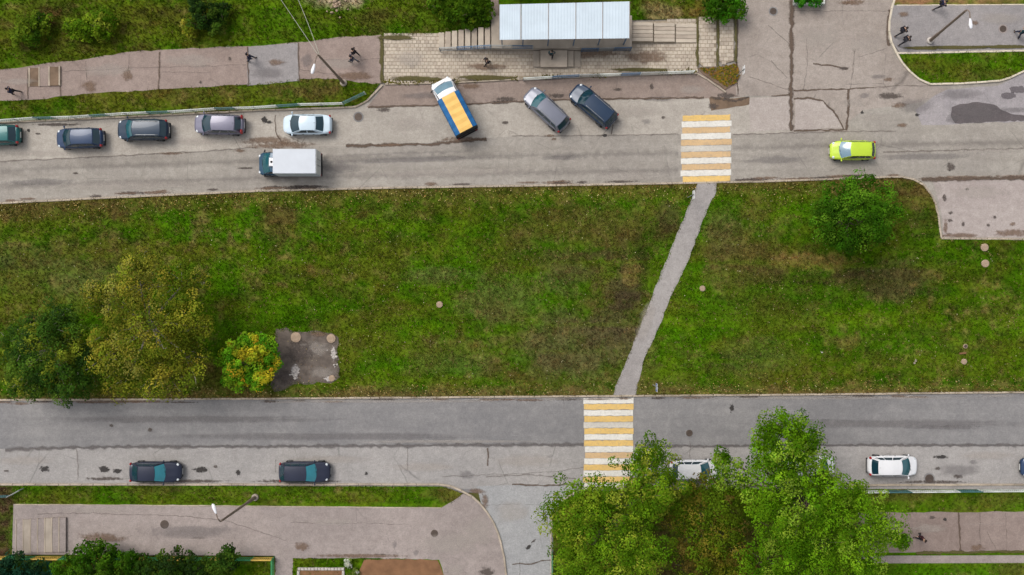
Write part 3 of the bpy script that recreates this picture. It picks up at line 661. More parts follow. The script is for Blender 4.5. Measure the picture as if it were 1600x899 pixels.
for k in range(40):
    x = rs.uniform(0, 1600); y = float(np.interp(x, [p[0] for p in LAWN_BOT], [p[1] for p in LAWN_BOT])) + rs.uniform(3, 6); stain(road_l, x, y, rs.uniform(10, 34), rs.uniform(1.2, 2.6), rs.choice(['st_brown', 'st_pale', 'st_dark']), z=.0125)
# trench dug by the upper crossing
tr = sheet('filled_trench', rough_line([(1108,153),(1112,151),(1140,154),(1171,152),(1171,163),(1136,170),(1111,173),(1108,153)], 7, 1.0, 61)[:-1], 0.016, M['dirt'], plaza)
stain(tr, 1114, 166, 9, 6, 'st_dark', z=.022); crack(tr, [(1110,152),(1130,155),(1150,158),(1170,152)], .18, 'st_dark', z=.022)
# bay
for a in [(1475,309,4,7,'st_dark'),(1511,296,4,3,'st_dark'),(1485,333,6,3,'st_dark'),(1484,345,5,3,'st_dark'),(1505,350,3,5,'st_dark'),(1554,340,3,3,'st_dark'),(1544,352,4,3,'st_dark'),(1582,350,6,4,'st_brown'),(1580,364,34,7,'st_brown'),(1477,355,4,14,'st_brown'),(1465,298,8,10,'st_pale'),(1530,300,50,12,'st_pale'),(1500,368,40,4,'st_brown')]:
    stain(bay, a[0], a[1], a[2], a[3], a[4], z=.012)
crack(bay, [(1440,281),(1500,280),(1600,279),(1700,278)], .25, 'crack', z=.012)
# lower carriageway
for a in [([(8,703),(60,701),(200,698),(420,698),(560,697),(700,696),(912,695)], .24, 'seam'), ([(992,697),(1150,697),(1300,696),(1600,696)], .2, 'seam'), ([(120,702),(123,728),(122,750)], .08, 'crack_thin'), ([(431,718),(431,738)], .06, 'crack_thin'),
          ([(637,698),(637,735)], .06, 'crack_thin'), ([(762,700),(762,728)], .10, 'crack'), ([(1000,720),(1050,719)], .05, 'crack_thin'), ([(1078,690),(1078,716)], .06, 'crack_thin'), ([(690,745),(760,742),(860,738),(912,730)], .06, 'crack_thin'), ([(880,600),(881,640)], .03, 'crack_thin'),
          ([(800,757),(850,759),(905,757)], .10, 'crack'), ([(760,745),(830,742),(900,748)], .10, 'crack_thin')]:
    crack(lane_l, a[0], a[1], a[2], z=.014)
for a in [(70,733,8,5,'st_black'),(163,733,9,6,'st_black'),(184,736,8,4,'st_black'),(314,734,12,5,'st_black'),(337,729,4,3,'st_dark'),(372,738,4,5,'st_black'),(165,748,40,3,'st_dark'),(10,736,5,2,'st_dark'),(572,740,3,3,'st_black'),(1470,714,13,3,'st_black'),(1465,732,6,3,'st_dark'),(1496,745,9,4,'st_dark'),
          (1520,722,8,4,'st_grey'),(1500,735,40,10,'st_grey'),(820,720,60,12,'st_pale'),(520,718,70,8,'st_pale'),(730,742,14,8,'st_grey'),(40,720,50,8,'st_pale'),(660,730,60,8,'st_pale'),(1540,712,50,8,'st_pale'),(300,752,60,3,'st_dark'),(460,752,80,3,'st_dark'),(1460,753,60,3,'st_dark')]:
    stain(lane_l, a[0], a[1], a[2], a[3], a[4], z=.014)
for a in [(235,672,5,4,'st_dark'),(174,665,4,3,'st_dark'),(1143,638,4,7,'st_black'),(180,628,120,3,'st_brown'),(600,627,200,3,'st_pale'),(1300,622,250,3,'st_pale'),(300,655,240,7,'st_grey'),(520,682,260,7,'st_grey'),(1400,662,240,8,'st_grey'),(700,690,160,3,'st_pale'),(1480,668,60,4,'st_grey')]:
    stain(road_l, a[0], a[1], a[2], a[3], a[4], z=.012)
for a in [([(800,882),(812,880),(830,882),(845,876),(861,875)], .07, 'crack'), ([(812,878),(812,899)], .05, 'crack_thin'), ([(760,790),(800,787),(855,790)], .03, 'crack_thin')]:
    crack(drive, a[0], a[1], a[2], z=.016)
for a in [(826,855,6,3,'st_black'),(834,845,7,2,'st_dark'),(745,768,14,5,'st_brown'),(757,783,7,14,'st_brown'),(800,800,30,20,'st_pale')]:
    stain(drive, a[0], a[1], a[2], a[3], a[4], z=.016, rot=40 if a[0] in (826, 834) else 0)
# sidewalks
for a in [([(45,108),(45,155)], .07, 'crack'), ([(95,104),(96,152)], .07, 'crack'), ([(135,96),(137,150)], .06, 'crack_thin'), ([(203,86),(201,128)], .05, 'crack_thin'), ([(250,82),(249,140)], .09, 'crack'), ([(387,74),(389,134)], .08, 'crack'), ([(467,68),(468,128)], .08, 'crack'),
          ([(100,112),(200,107),(330,104),(385,102)], .05, 'crack_thin'), ([(250,114),(330,114)], .04, 'crack_thin'), ([(500,95),(595,93)], .05, 'crack_thin'), ([(470,110),(540,120)], .05, 'crack_thin')]:
    crack(walk_ul, a[0], a[1], a[2], z=ZW)
for a in [(140,135,14,10,'st_brown'),(200,118,10,12,'st_brown'),(430,98,16,6,'st_brown'),(360,92,3,4,'st_dark'),(314,129,3,3,'st_dark'),(555,120,30,8,'st_brown'),(300,95,50,12,'st_pale'),(170,110,40,12,'st_pale'),(420,115,30,10,'st_grey'),(480,95,10,14,'st_grey'),(530,100,40,10,'st_pale'),(358,75,6,3,'st_pale'),(30,128,30,6,'st_pale')]:
    stain(walk_ul, a[0], a[1], a[2], a[3], a[4], z=ZW)
crack(walk_ul, [(597,56),(597,90),(597,130)], .22, 'moss', z=ZW)
for a in [(1411,23,9,5,'st_brown'),(1520,37,8,4,'st_brown'),(1400,40,14,20,'st_pale'),(1490,75,60,3,'moss'),(1570,74,50,3,'moss'),(1440,76,30,3,'moss'),(1560,30,40,10,'st_pale')]:
    stain(walk_ur, a[0], a[1], a[2], a[3], a[4], z=ZW)
for a in [([(60,803),(130,801),(290,806),(345,812)], .06, 'crack_thin'), ([(455,816),(560,817),(640,819)], .05, 'crack_thin'), ([(350,812),(420,835),(450,845)], .05, 'crack_thin'), ([(430,868),(430,899)], .06, 'crack_thin')]:
    crack(walk_ll, a[0], a[1], a[2], z=ZW)
for a in [(472,853,13,8,'st_brown'),(617,850,4,7,'st_grey'),(650,863,5,5,'st_grey'),(700,850,60,20,'st_pale'),(520,815,40,6,'st_pale'),(300,830,90,12,'st_grey'),(160,840,40,10,'st_brown'),(745,830,30,26,'st_pale'),(760,893,14,8,'st_dark'),(150,797,60,5,'st_pale'),(560,868,80,4,'st_brown'),(710,890,14,12,'st_pale')]:
    stain(walk_ll, a[0], a[1], a[2], a[3], a[4], z=ZW)
for a in [([(1496,800),(1498,825),(1499,860)], .10, 'crack'), ([(1530,800),(1529,825),(1530,858)], .05, 'crack_thin'), ([(1570,801),(1571,860)], .04, 'crack_thin'), ([(1540,830),(1555,858)], .05, 'crack_thin'), ([(1430,864),(1480,863),(1600,861)], .18, 'moss'), ([(1505,818),(1568,818)], .04, 'st_pale')]:
    crack(walk_lr, a[0], a[1], a[2], z=ZW)
for a in [(1475,811,3,3,'st_black'),(1455,808,6,3,'st_dark'),(1525,855,12,6,'st_brown'),(1450,825,30,8,'st_pale')]:
    stain(walk_lr, a[0], a[1], a[2], a[3], a[4], z=ZW)
for a in [(1010,500,12,40,'st_pale')]:
    stain(path, a[0], a[1], a[2], a[3], a[4], z=.135, rot=-22)
#@@MARKS
# ------------------------------------------------------------------ zebra crossings: each painted bar its own part
def crossing(label, x0, x1, y0, y1, cols, parent_lbl, tilt):
    n = len(cols); c = P((x0 + x1) / 2, (y0 + y1) / 2); root = empty('zebra_crossing', (c.x, c.y, 0), 0, label, 'crosswalk', 'zebra crossings')
    step = (y1 - y0) / n; r = random.Random(int(x0))
    for i, k in enumerate(cols):
        ya = y0 + i * step; yb = ya + step * .93; pts = []
        ja, jb = r.uniform(-2, 2), r.uniform(-1.5, 1.5)
        m = 16; top = []; bot = []
        for j in range(m + 1):
            t = j / m; x = x0 + ja + (x1 + jb - x0 - ja) * t
            sl = tilt * (t - .5) * 6
            top.append((x, ya - sl + r.uniform(-.5, .5))); bot.append((x, yb - sl + r.uniform(-.5, .5)))
        V, F = poly_mesh([(a - c.x, b - c.y) for a, b in W2(top + bot[::-1])], .013, 0)
        mk('stripe', V, F, M[k], root)
crossing('upper zebra crossing of orange-yellow and white bars at the top of the footpath', 1065, 1142, 180, 285, ['paint_y','paint_w','paint_o','paint_w','paint_o','paint_wg','paint_o','paint_w','paint_o','paint_w','paint_y'], '', .3)
crossing('lower zebra crossing of yellow and white bars at the foot of the footpath', 913, 990, 622, 764, ['paint_w','paint_y','paint_w','paint_y','paint_wg','paint_y','paint_w','paint_y','paint_w','paint_o','paint_w','paint_y','paint_w','paint_y','paint_w'], '', .05)

# ------------------------------------------------------------------ manholes and well covers
def manhole(px, py, r, label, mat='iron', z=.015, ring='concrete', group='manhole covers'):
    c = P(px, py); root = empty('manhole_cover', (c.x, c.y, z), 0, label, 'manhole', group); R = r / 18
    m = MB(); m.lathe([(R, -.03), (R, .012), (R * .8, .014)], 20); m.build('ring', M[ring], root)
    m = MB(); m.lathe([(R * .76, -.02), (R * .76, .018), (R * .7, .024)], 18)
    for k in range(-2, 3): h = math.sqrt(max(0, .4 - (k * .25) ** 2)) * R; m.box(-h, h, k * R * .25 - R * .05, k * R * .25 + R * .05, .022, .031)
    m.build('lid', M[mat], root); return root
for a in [(258,819,9,'dark square-set iron manhole on the lower sidewalk near the bent lamp post',.112),(679,833,7.5,'dark iron manhole on the lower sidewalk near the rounded corner',.112),(1077,677,7,'reddish iron manhole in the lower carriageway right of the crossing',.012),
          (1452,748,9,'wide dark manhole by the kerb ahead of the white hatchback',.014),(560,183,8,'dark iron manhole in the parking lane right of the white sedan',.016),(1208,18,7,'brown iron manhole on the plaza near the top edge',.02),(1566,46,7,'faint grey manhole outline on the upper right grey sidewalk',.112)]:
    manhole(a[0], a[1], a[2], a[3], z=a[4], ring='walk_low' if a[4] > .1 else 'road_low')
for a in [(463,527,8,'pinkish concrete well cover at top left of the bare earth patch'),(518,529,7,'pinkish concrete well cover at top right of the bare earth patch'),(1537,387,6,'upper pinkish well cover on the lawn below the parking bay'),(1538,412,6,'lower pinkish well cover on the lawn below the parking bay'),
          (1505,565,4.5,'small pinkish well cover below the brown board on the right lawn'),(1507,541,3.5,'tiny pale well cover above the brown board on the right lawn'),(687,476,5,'lone pale well cover in the middle of the lawn'),(1097,451,4.5,'pale well cover on the lawn right of the footpath'),(519,591,5,'worn pale well cover at bottom right of the bare earth patch')]:
    c = P(a[0], a[1]); R = a[2] / 18; root = empty('well_cover', (c.x, c.y, .11), 0, a[3], 'well cover', 'concrete well covers in the grass')
    MB().lathe([(R, -.05), (R, .07), (R * .93, .09), (R * .75, .09)], 20).build('ring', M['conc_pink'], root)
    MB().lathe([(R * .72, 0), (R * .72, .10), (R * .65, .115)], 18).bar((-R * .2, 0, .12), (R * .2, 0, .12), .03).build('lid', M['conc_pink' if a[2] > 4 else 'iron'], root)
c = P(1503, 552); MB().bbox(-.3, .3, -.08, .08, 0, .07).build('board', M['dirt_red'], None, loc=(c.x, c.y, .13), rz=.1).update_tag()
tag(bpy.data.objects['board'], 'short reddish brown board lying on the lawn between two small covers', 'board')

M['st_white'] = decal_mat('white_crumbs', C(200, 192, 186), scale=5.0, lo=0.35, hi=0.9, amount=.85, ns=2.4)
for a in [(490,545,32,14,'st_pale'),(505,582,24,10,'st_pale'),(448,590,18,14,'st_dark'),(470,550,26,20,'st_dark'),(462,580,8,13,'st_white'),(522,552,5,12,'st_white'),(515,592,10,5,'st_white'),(500,522,20,5,'st_brown')]: stain(dpatch, a[0], a[1], a[2], a[3], a[4], z=.128)
# rubble and pale debris
def rubble(px, py, n, spread, label, size=.12, mat='stone_white', z=.12):
    c = P(px, py); r = random.Random(int(px + py)); m = MB()
    for k in range(n):
        x, y = r.gauss(0, spread / 18), r.gauss(0, spread / 18 * 1.3); s = size * r.uniform(.5, 1.3); m.ball((x, y, s * .3), (s, s * r.uniform(.6, 1), s * .6), 6, 4)
    return tag(m.build('rubble', M[mat], None, loc=(c.x, c.y, z)), label, 'rubble', kind='stuff')
rubble(462, 582, 12, 4, 'white crumbled debris on the lower left of the bare earth patch')
rubble(522, 553, 8, 3, 'white crumbled debris on the right edge of the bare earth patch')
rubble(526, 570, 4, 1.5, 'small pale stones at the right rim of the bare earth patch')
rubble(530, 3, 30, 9, 'beige stones in the grass at the top edge', .16, 'conc_pink')
rubble(1283, 550, 2, 1, 'two white pebbles on the right lawn', .09)
rubble(1430, 566, 3, 2, 'grey pebbles on the right lawn', .1, 'concrete')
rubble(480, 560, 60, 16, 'grey gravel lying over the bare earth patch', .05, 'dirt')

# ------------------------------------------------------------------ paved platform by the canopy, laid course by course
def pavers(name, label_parent, px, z, sx, sy, mats, seed=1):
    base = sheet(name, px, z - .02, M['joint'], depth=.2)
    poly = px; r = random.Random(seed); b = np.array(px); rows = []
    mm = [MB(), MB()]
    y = b[:, 1].min(); i = 0
    while y < b[:, 1].max():
        x = b[:, 0].min() - (sx * .5 if i % 2 else 0)
        while x < b[:, 0].max():
            cx, cy = x + sx / 2, y + sy / 2
            if in_poly(np.array([cx]), np.array([cy]), poly)[0]:
                g_ = .35; q = W2([(max(x + g_, b[:,0].min()), y + sy - g_), (min(x + sx - g_, b[:,0].max()), y + g_)]); zt = z + r.uniform(-.008, .012)
                mm[r.random() < .4].bbox(q[0][0], q[1][0], q[0][1], q[1][1], z - .06, zt, .012)
            x += sx
        y += sy; i += 1
    for k in range(2):
        o = mm[k].build('pavers', M[mats[k]], base); o['kind'] = 'stuff'
    return base
plat = pavers('paved_platform', '', [(600,55),(680,53),(765,50),(1090,30),(1090,112),(1000,116),(820,122),(700,128),(604,130),(600,126)], .12, 6.4, 5.6, ['paver', 'paver_b'])
pavers('paved_strip', '', [(1091,27),(1119,27),(1119,105),(1100,106),(1091,98)], .12, 7.0, 6.0, ['paver', 'paver_b'], 2)
pavers('paved_strip', '', [(1123,30),(1146,30),(1146,96),(1132,100),(1123,96)], .12, 7.6, 6.0, ['paver', 'paver_b'], 3)
for a in [(650,124,40,4,'moss'),(760,122,50,4,'moss'),(1000,110,50,3,'moss'),(620,60,30,4,'moss'),(920,85,60,8,'st_brown'),(760,105,40,6,'st_brown'),(640,92,26,16,'st_pale'),(1010,90,40,12,'st_brown')]:
    stain(plat, a[0], a[1], a[2], a[3], a[4], z=.142)
for q in ([(1121,28),(1121,60),(1121,104)], [(1149,28),(1149,98)], [(1089,28),(1089,105)]): crack(plat, q, .16, 'moss', z=.143)
eg = sheet('weedy_corner', rough_line([(1088,106),(1120,106),(1150,100),(1156,118),(1150,130),(1132,140),(1100,118),(1088,106)], 8, 1.3, 71)[:-1], .10, M['dirt'], depth=.1)
def corner_pts(n):
    x = RNG.uniform(1088, 1158, n); y = RNG.uniform(100, 138, n); k = in_poly(x, y, [(1092,107),(1120,106),(1150,100),(1156,118),(1150,130),(1134,136)]); return x[k], y[k]
scatter('weeds', 'olive and rusty weeds in the corner beside the paved strips', 'weeds', 1100, corner_pts, [C(112,104,30), C(140,104,40), C(80,84,24), C(116,84,50)], .11, M['litter'], z=.14)
def edge_pts(n):
    x = RNG.uniform(600, 1088, n); y = np.interp(x, [600,700,820,1000,1088], [130,129,123,117,113]) + RNG.normal(-1, 2.0, n); k = fbm(x * .03, y * 0, 4, 3) > .45; return x[k], y[k]
scatter('weeds', 'weeds sprouting along the lower edge of the paved platform', 'weeds', 900, edge_pts, [C(96,92,34), C(120,110,50), C(86,78,40)], .09, M['litter'], z=.12)
kerb('kerb_paved_platform', [(602,132),(700,130),(820,124),(1000,118),(1086,114),(1096,118),(1134,145)], M['kerb'], w=.12, z1=.13, seed=12)

# ------------------------------------------------------------------ entrance porch, canopy, building behind
def boxpx(m, x0, x1, y0, y1, z0, z1, o=(0, 0), b=.015):
    a = W2([(x0, y1), (x1, y0)]); m.bbox(a[0][0] - o[0], a[1][0] - o[0], a[0][1] - o[1], a[1][1] - o[1], z0, z1, b); return m
pc = P(870, 70)
porch = empty('entrance_porch', (pc.x, pc.y, 0), 0, 'raised entrance porch with side steps under the pale canopy', 'porch'); po = (pc.x, pc.y)
boxpx(MB(), 768, 985, 30, 80, .1, 1.0, po).build('platform', M['concrete'], porch)
for k in range(8): boxpx(MB(), 686 + k * 10.3, 686 + (k + 1) * 10.3 - 2.0, 52 - k * .8, 79, .1, .22 + k * .1, po).build('step', M['paver_b' if k % 2 else 'paver'], porch)
for k in range(3):
    st_ = boxpx(MB(), 985.6 + k * 34.6, 985.6 + (k + 1) * 34.6 - 1.2, 38, 68, .1, .56 - k * .2, po).build('step', M['joint'], porch)
    for j in range(5):
        boxpx(MB(), 986 + k * 34.6, 985.6 + (k + 1) * 34.6 - 1.8, 38.4 + j * 5.9, 38.4 + j * 5.9 + 5.4, .5 - k * .2, .60 - k * .2, po).build('slab', M['paver_b' if j % 2 else 'paver'], st_)
boxpx(MB(), 844, 886, 81, 107, .1, .50, po).build('landing', M['paver_b'], porch)
for x0, x1, z in ((833, 843.4, .32), (886.6, 896, .36), (896.6, 907, .23)): boxpx(MB(), x0, x1, 81, 106, .1, z, po).build('step', M['concrete'], porch)

def railing(label, pts, zs, h, mats, spacing=2.0, name='railing', pick=.16, group=None, pmat=None, rail_w=.05, cat='railing'):
    """posts, top and bottom rail and pickets, one panel per bay; a child per post and per panel"""
    c = pts[0]; cw = P(*c); root = empty(name, (cw.x, cw.y, 0), 0, label, cat, group); k = 0
    W = [Vector((p[0] - cw.x, p[1] - cw.y, z)) for p, z in zip(W2(pts), zs)]
    MB().bar(W[0] + Vector((0, 0, -.1)), W[0] + Vector((0, 0, h + .06)), .07).build('post', M[pmat or mats[0]], root)
    for a, b in zip(W[:-1], W[1:]):
        n = max(1, round((b - a).length / spacing))
        for i in range(n):
            p, q = a.lerp(b, i / n), a.lerp(b, (i + 1) / n); m = MB(); U = Vector((0, 0, 1))
            m.bar(p + U * h, q + U * h, rail_w, .05); m.bar(p + U * .18, q + U * .18, .04, .04); m.bar(p + U * h * .6, q + U * h * .6, .04, .04)
            s = max(2, int((q - p).length / pick))
            for j in range(1, s): r_ = p.lerp(q, j / s); m.bar(r_ + U * .18, r_ + U * (h - .02), .022)
            m.build('panel', M[mats[k % len(mats)]], root); k += 1
            MB().bar(q + Vector((0, 0, -.1)), q + Vector((0, 0, h + .06)), .07).build('post', M[pmat or mats[0]], root)
    return root
railing('grey-blue picket railing climbing beside the steps in front of the canopy', [(688,81),(768,81),(832,82)], [.12,1.0,1.0], 1.0, ['rail_grey','rail_blue','rail_blue'], 1.6, rail_w=.08)
railing('blue picket railing below the canopy edge right of the landing', [(908,82),(984,80)], [.14,.14], 1.0, ['rail_blue','rail_grey'], 1.6, rail_w=.07)
railing('weathered blue and white railing along the lower edge of the paved platform', [(818,126),(905,121),(1000,118),(1082,115)], [.0]*4, .9, ['rail_white','rail_blue','rail_grey'], 2.0, rail_w=.07)
railing('white and teal picket railing along the verge above the parked cars', [(-60,194),(0,191.6),(60,187),(120,185.5),(200,180.0),(270,177.5),(340,172.5),(400,170.8),(470,166),(537,164.5),(572,148)], [.09,.12,.07,.11,.08,.12,.07,.10,.07,.1,.09], .9, ['rail_white','rail_teal','rail_white'], 1.6, rail_w=.055, pick=.17)
railing('white and teal railing along the kerb behind the white hatchback', [(1345,766),(1600,764),(1700,763)], [.09]*3, .9, ['rail_white','rail_teal','rail_white'], 2.0, rail_w=.08)
railing('short grey railing with a bent end at the lower left corner', [(-30,774),(20,773),(38,763)], [.09]*3, .8, ['rail_grey','rail_teal'], 1.6)
railing('green and yellow playground fence along the bottom edge of the sidewalk', [(-40,868),(14,868),(100,869),(200,870),(300,870),(429,870),(429,960)], [.1]*7, .9, ['rail_green','rail_yellow','rail_green','rail_yellow'], 2.0, cat='fence', name='fence', rail_w=.11)
railing('thin pale green fence beside the entry drive under the trees', [(862,862),(862,960)], [.1]*2, .9, ['rail_green','rail_grey'], 2.0, cat='fence', name='fence')

# canopy: sheet panels on a steel frame
cz = 3.6; q = [P(780, 8, cz), P(984.5, 3, cz), P(984.5, 60, cz), P(780, 62.5, cz)]; cc = (q[0] + q[2]) / 2
can = empty('canopy', (cc.x, cc.y, 0), 0, 'pale blue-white corrugated sheet canopy over the porch at the top edge', 'canopy')
edges = [0, .17, .375, .585, .79, 1.0]
for a, b in zip(edges[:-1], edges[1:]):
    def f(u, v, a=a, b=b):
        t = a + (b - a) * (.006 + .988 * u); p = q[0].lerp(q[1], t).lerp(q[3].lerp(q[2], t), v)
        return (p.x - cc.x, p.y - cc.y, cz + .005 * math.cos(u * 2 * PI * 9) + .10 * (1 - v))
    m = MB().grid(f, 36, 3); n = len(m.v); m.add([(x, y, z - .03) for x, y, z in m.v], [tuple(reversed(t)) for t in m.f])
    w_ = 37
    for i in range(36): m.f += [(i + 1, i, n + i, n + i + 1), (3 * w_ + i, 3 * w_ + i + 1, n + 3 * w_ + i + 1, n + 3 * w_ + i)]
    m.build('roof_panel', M['canopy'], can)
for t in edges:
    for v in (.08, .93):
        p = q[0].lerp(q[1], t * .96 + .02).lerp(q[3].lerp(q[2], t * .96 + .02), v)
        MB().bar((p.x - cc.x, p.y - cc.y, .9), (p.x - cc.x, p.y - cc.y, cz - .06), .08).build('post', M['rail_blue'], can)
for v in (.08, .93):
    a, b = q[0].lerp(q[3], v), q[1].lerp(q[2], v); MB().bar((a.x - cc.x, a.y - cc.y, cz - .1), (b.x - cc.x, b.y - cc.y, cz - .1), .08, .1).build('beam', M['rail_blue'], can)
for k, x in enumerate((0.0, .165, .375, .585, .79, .996)):
    a, b = q[0].lerp(q[1], x), q[3].lerp(q[2], x); MB().bar((a.x - cc.x, a.y - cc.y, cz + .115), (b.x - cc.x, b.y - cc.y, cz + .005), .05, .03).build('joint_cap', M['steel_pole'], can)

bw = P(850, -40); bld = empty('brick_building', (bw.x, bw.y, 0), 0, 'low brick building with a red tiled roof behind the canopy', 'building')
x0, x1 = -4.1, 3.6; y0, y1 = -1.0, 7.0
MB().box(x0, x1, y0, y1, 0, 3.3).build('wall', M['brick'], bld)
m = MB()
def tile(u, v):
    return (x0 - .25 + (x1 - x0 + .5) * u, y0 - .35 + (y1 - y0) * .55 * v, 3.42 + 1.6 * v + .035 * math.cos(u * 2 * PI * 30))
m.grid(tile, 180, 8); m.grid(lambda u, v: (x1 + .25 - (x1 - x0 + .5) * u, y1 + .35 - (y1 - y0) * .55 * v, 3.42 + 1.6 * v), 4, 2)
m.build('roof', M['tile_red'], bld)
MB().box(-1.0, .2, y0 - .05, y0 + .02, 1.0, 3.0).build('door', M['rail_grey'], bld)
for xw in (-3.2, 1.5):
    w_ = MB().box(xw, xw + 1.3, y0 - .03, y0 + .05, 1.7, 2.9).build('window', M['glass_dark'], bld)
    MB().bar((xw, y0 - .06, 1.7), (xw + 1.3, y0 - .06, 1.7), .06).bar((xw, y0 - .06, 2.9), (xw + 1.3, y0 - .06, 2.9), .06).bar((xw + .65, y0 - .06, 1.7), (xw + .65, y0 - .06, 2.9), .05).build('frame', M['rail_white'], w_)
# dirt bank and edging left of the canopy
st = sheet('side_walkway', [(764,-80),(779,-80),(779,60),(768,62),(764,50)], .13, M['walk_right'], depth=.1)

# ------------------------------------------------------------------ sidewalk steps
def flat_steps(label, x0, x1, ya, yb, n, z, rise, mats, edge):
    c = P((x0 + x1) / 2, (ya + yb) / 2); root = empty('steps', (c.x, c.y, 0), 0, label, 'steps', 'shallow sidewalk steps'); w = (x1 - x0) / n
    for k in range(n):
        s = boxpx(MB(), x0 + k * w + .5, x0 + (k + 1) * w - .5, ya - .7 * k, yb - .5 * k, 0, z + rise * k, (c.x, c.y)).build('step', M[mats[k % len(mats)]], root)
        boxpx(MB(), x0 + k * w - .1, x0 + k * w + edge, ya - .7 * k - .4, yb - .5 * k + .4, 0, z + rise * k + .03, (c.x, c.y)).build('nosing', M['kerb'], s)
    if edge > 1.5: boxpx(MB(), x1, x1 + edge, ya - .7 * n - .4, yb - .5 * n + .4, 0, z + rise * n, (c.x, c.y)).build('end_nosing', M['kerb'], root)
flat_steps('earth filled steps with pale wooden nosings on the upper sidewalk', 46, 94, 107, 136, 3, .13, .05, ['dirt', 'walk_up', 'dirt'], 2.2)
flat_steps('grey concrete slab steps at the left end of the lower sidewalk', 26, 106, 812, 864, 7, .13, .03, ['walk_low', 'concrete', 'walk_low'], 1.3)

# ------------------------------------------------------------------ lamp posts
def lamp(base, top, label, armdir, head_px, zt=8.6, foot=False):
    b = P(base[0], base[1], .1); t = P(top[0], top[1], zt); root = empty('lamp_post', (b.x, b.y, 0), 0, label, 'lamp post', 'street lamp posts')
    O = Vector((b.x, b.y, 0)); tl = t - O
    bl = Vector((0, 0, .1))
    MB().lathe([(.30, 0.05), (.30, .25), (.2, .32)], 12).build('footing', M['stone_white' if foot else 'concrete'], root)
    MB().tube([bl, bl.lerp(tl, .25), bl.lerp(tl, .26), tl], [.15, .14, .11, .09], 10).build('pole', M['steel_pole'], root)
    hd = P(head_px[0], head_px[1], zt + .5) - O
    mid = tl.lerp(hd, .35) + Vector((0, 0, .35))
    MB().tube([tl, tl + Vector((0, 0, .25)), mid, hd], .045, 8).build('arm', M['steel_pole'], root)
    d = (hd - tl); d.z = 0; d.normalize(); s = Vector((-d.y, d.x, 0)); h = MB()
    prof = [(-.12, .05, .04), (0, .09, .06), (.16, .12, .09), (.42, .145, .10), (.62, .12, .08), (.70, .04, .04)]
    n0 = 0
    for x, w, z in prof:
        for k in range(10):
            a = 2 * PI * k / 10; p = hd + d * x + s * math.cos(a) * w + Vector((0, 0, math.sin(a) * z)); h.v.append(tuple(p))
    for i in range(len(prof) - 1):
        for k in range(10): a = i * 10 + k; b2 = i * 10 + (k + 1) % 10; h.f.append((a, b2, b2 + 10, a + 10))
    h.f += [tuple(range(10))[::-1], tuple(50 + k for k in range(10))]
    hh = h.build('lamp_head', M['lamp_white'], root, True)
    MB().ball(tuple(hd + d * .34 + Vector((0, 0, -.08))), (.14, .14, .06), 10, 6).build('lens', M['lamp_glass'], hh, True)
    return root
lamp((537,130), (498,87), 'lamp post leaning over the upper sidewalk beside two pedestrians', None, (491,102))
lamp((1453,64), (1509,17), 'lamp post on a white footing on the upper right grey sidewalk', None, (1516,31), foot=True)
lamp((399,777), (346,814), 'lamp post with white lamp head over the lower sidewalk', None, (337,801))
def cable(a, b, label, sag=.5):
    n = 14; A, B = Vector(a), Vector(b); pts = [A.lerp(B, i / n) - Vector((0, 0, sag * 4 * (i / n) * (1 - i / n))) for i in range(n + 1)]
    o = MB().tube([p - A for p in pts], .022, 5).build('cable', M['cable'], None, loc=A); tag(o, label, 'cable', 'overhead cables')
cable(P(497, 86, 8.5), P(415, -35, 8.8), 'pale overhead cable running up from the upper left lamp post')
cable(P(499, 86, 8.2), P(440, -60, 8.4), 'second faint overhead cable beside the one from the upper left lamp post', .9)

# ------------------------------------------------------------------ road signs by the crossings
def road_sign(px, py, rz, label, h=2.6):
    c = P(px, py); root = empty('road_sign', (c.x, c.y, .08), rz, label, 'road sign', 'pedestrian crossing signs')
    MB().tube([(0, 0, -.1), (0, 0, h)], .035, 8).build('pole', M['rail_grey'], root)
    b = MB().bbox(.04, .07, -.35, .35, h - .75, h - .05, .004).build('sign_plate', M['sign_white'], root)
    MB().box(.0705, .0725, -.33, .33, h - .73, h - .07).build('blue_face', M['sign_blue'], b)
    MB().add([(.074, -.27, h - .66), (.074, .27, h - .66), (.074, 0, h - .16)], [(0, 1, 2)]).build('white_triangle', M['sign_white'], b)
    p = MB(); x = .079
    p.ball((x, .02, h - .28), (.003, .035, .035), 8, 6); p.bar((x, .02, h - .32), (x, .0, h - .46), .004, .05); p.bar((x, .0, h - .46), (x, -.09, h - .62), .004, .03); p.bar((x, .0, h - .46), (x, .08, h - .62), .004, .03)
    p.bar((x, .02, h - .35), (x, -.08, h - .45), .004, .025); p.build('walking_figure', M['trim'], b)
    return root
road_sign(1074, 309, 0, 'thin pedestrian crossing sign left of the footpath top by the upper crossing')
road_sign(1020, 601, PI, 'thin pedestrian crossing sign right of the footpath foot by the lower crossing')
road_sign(1150, 120, 0, 'pedestrian crossing sign in the weedy corner below the paved strips')

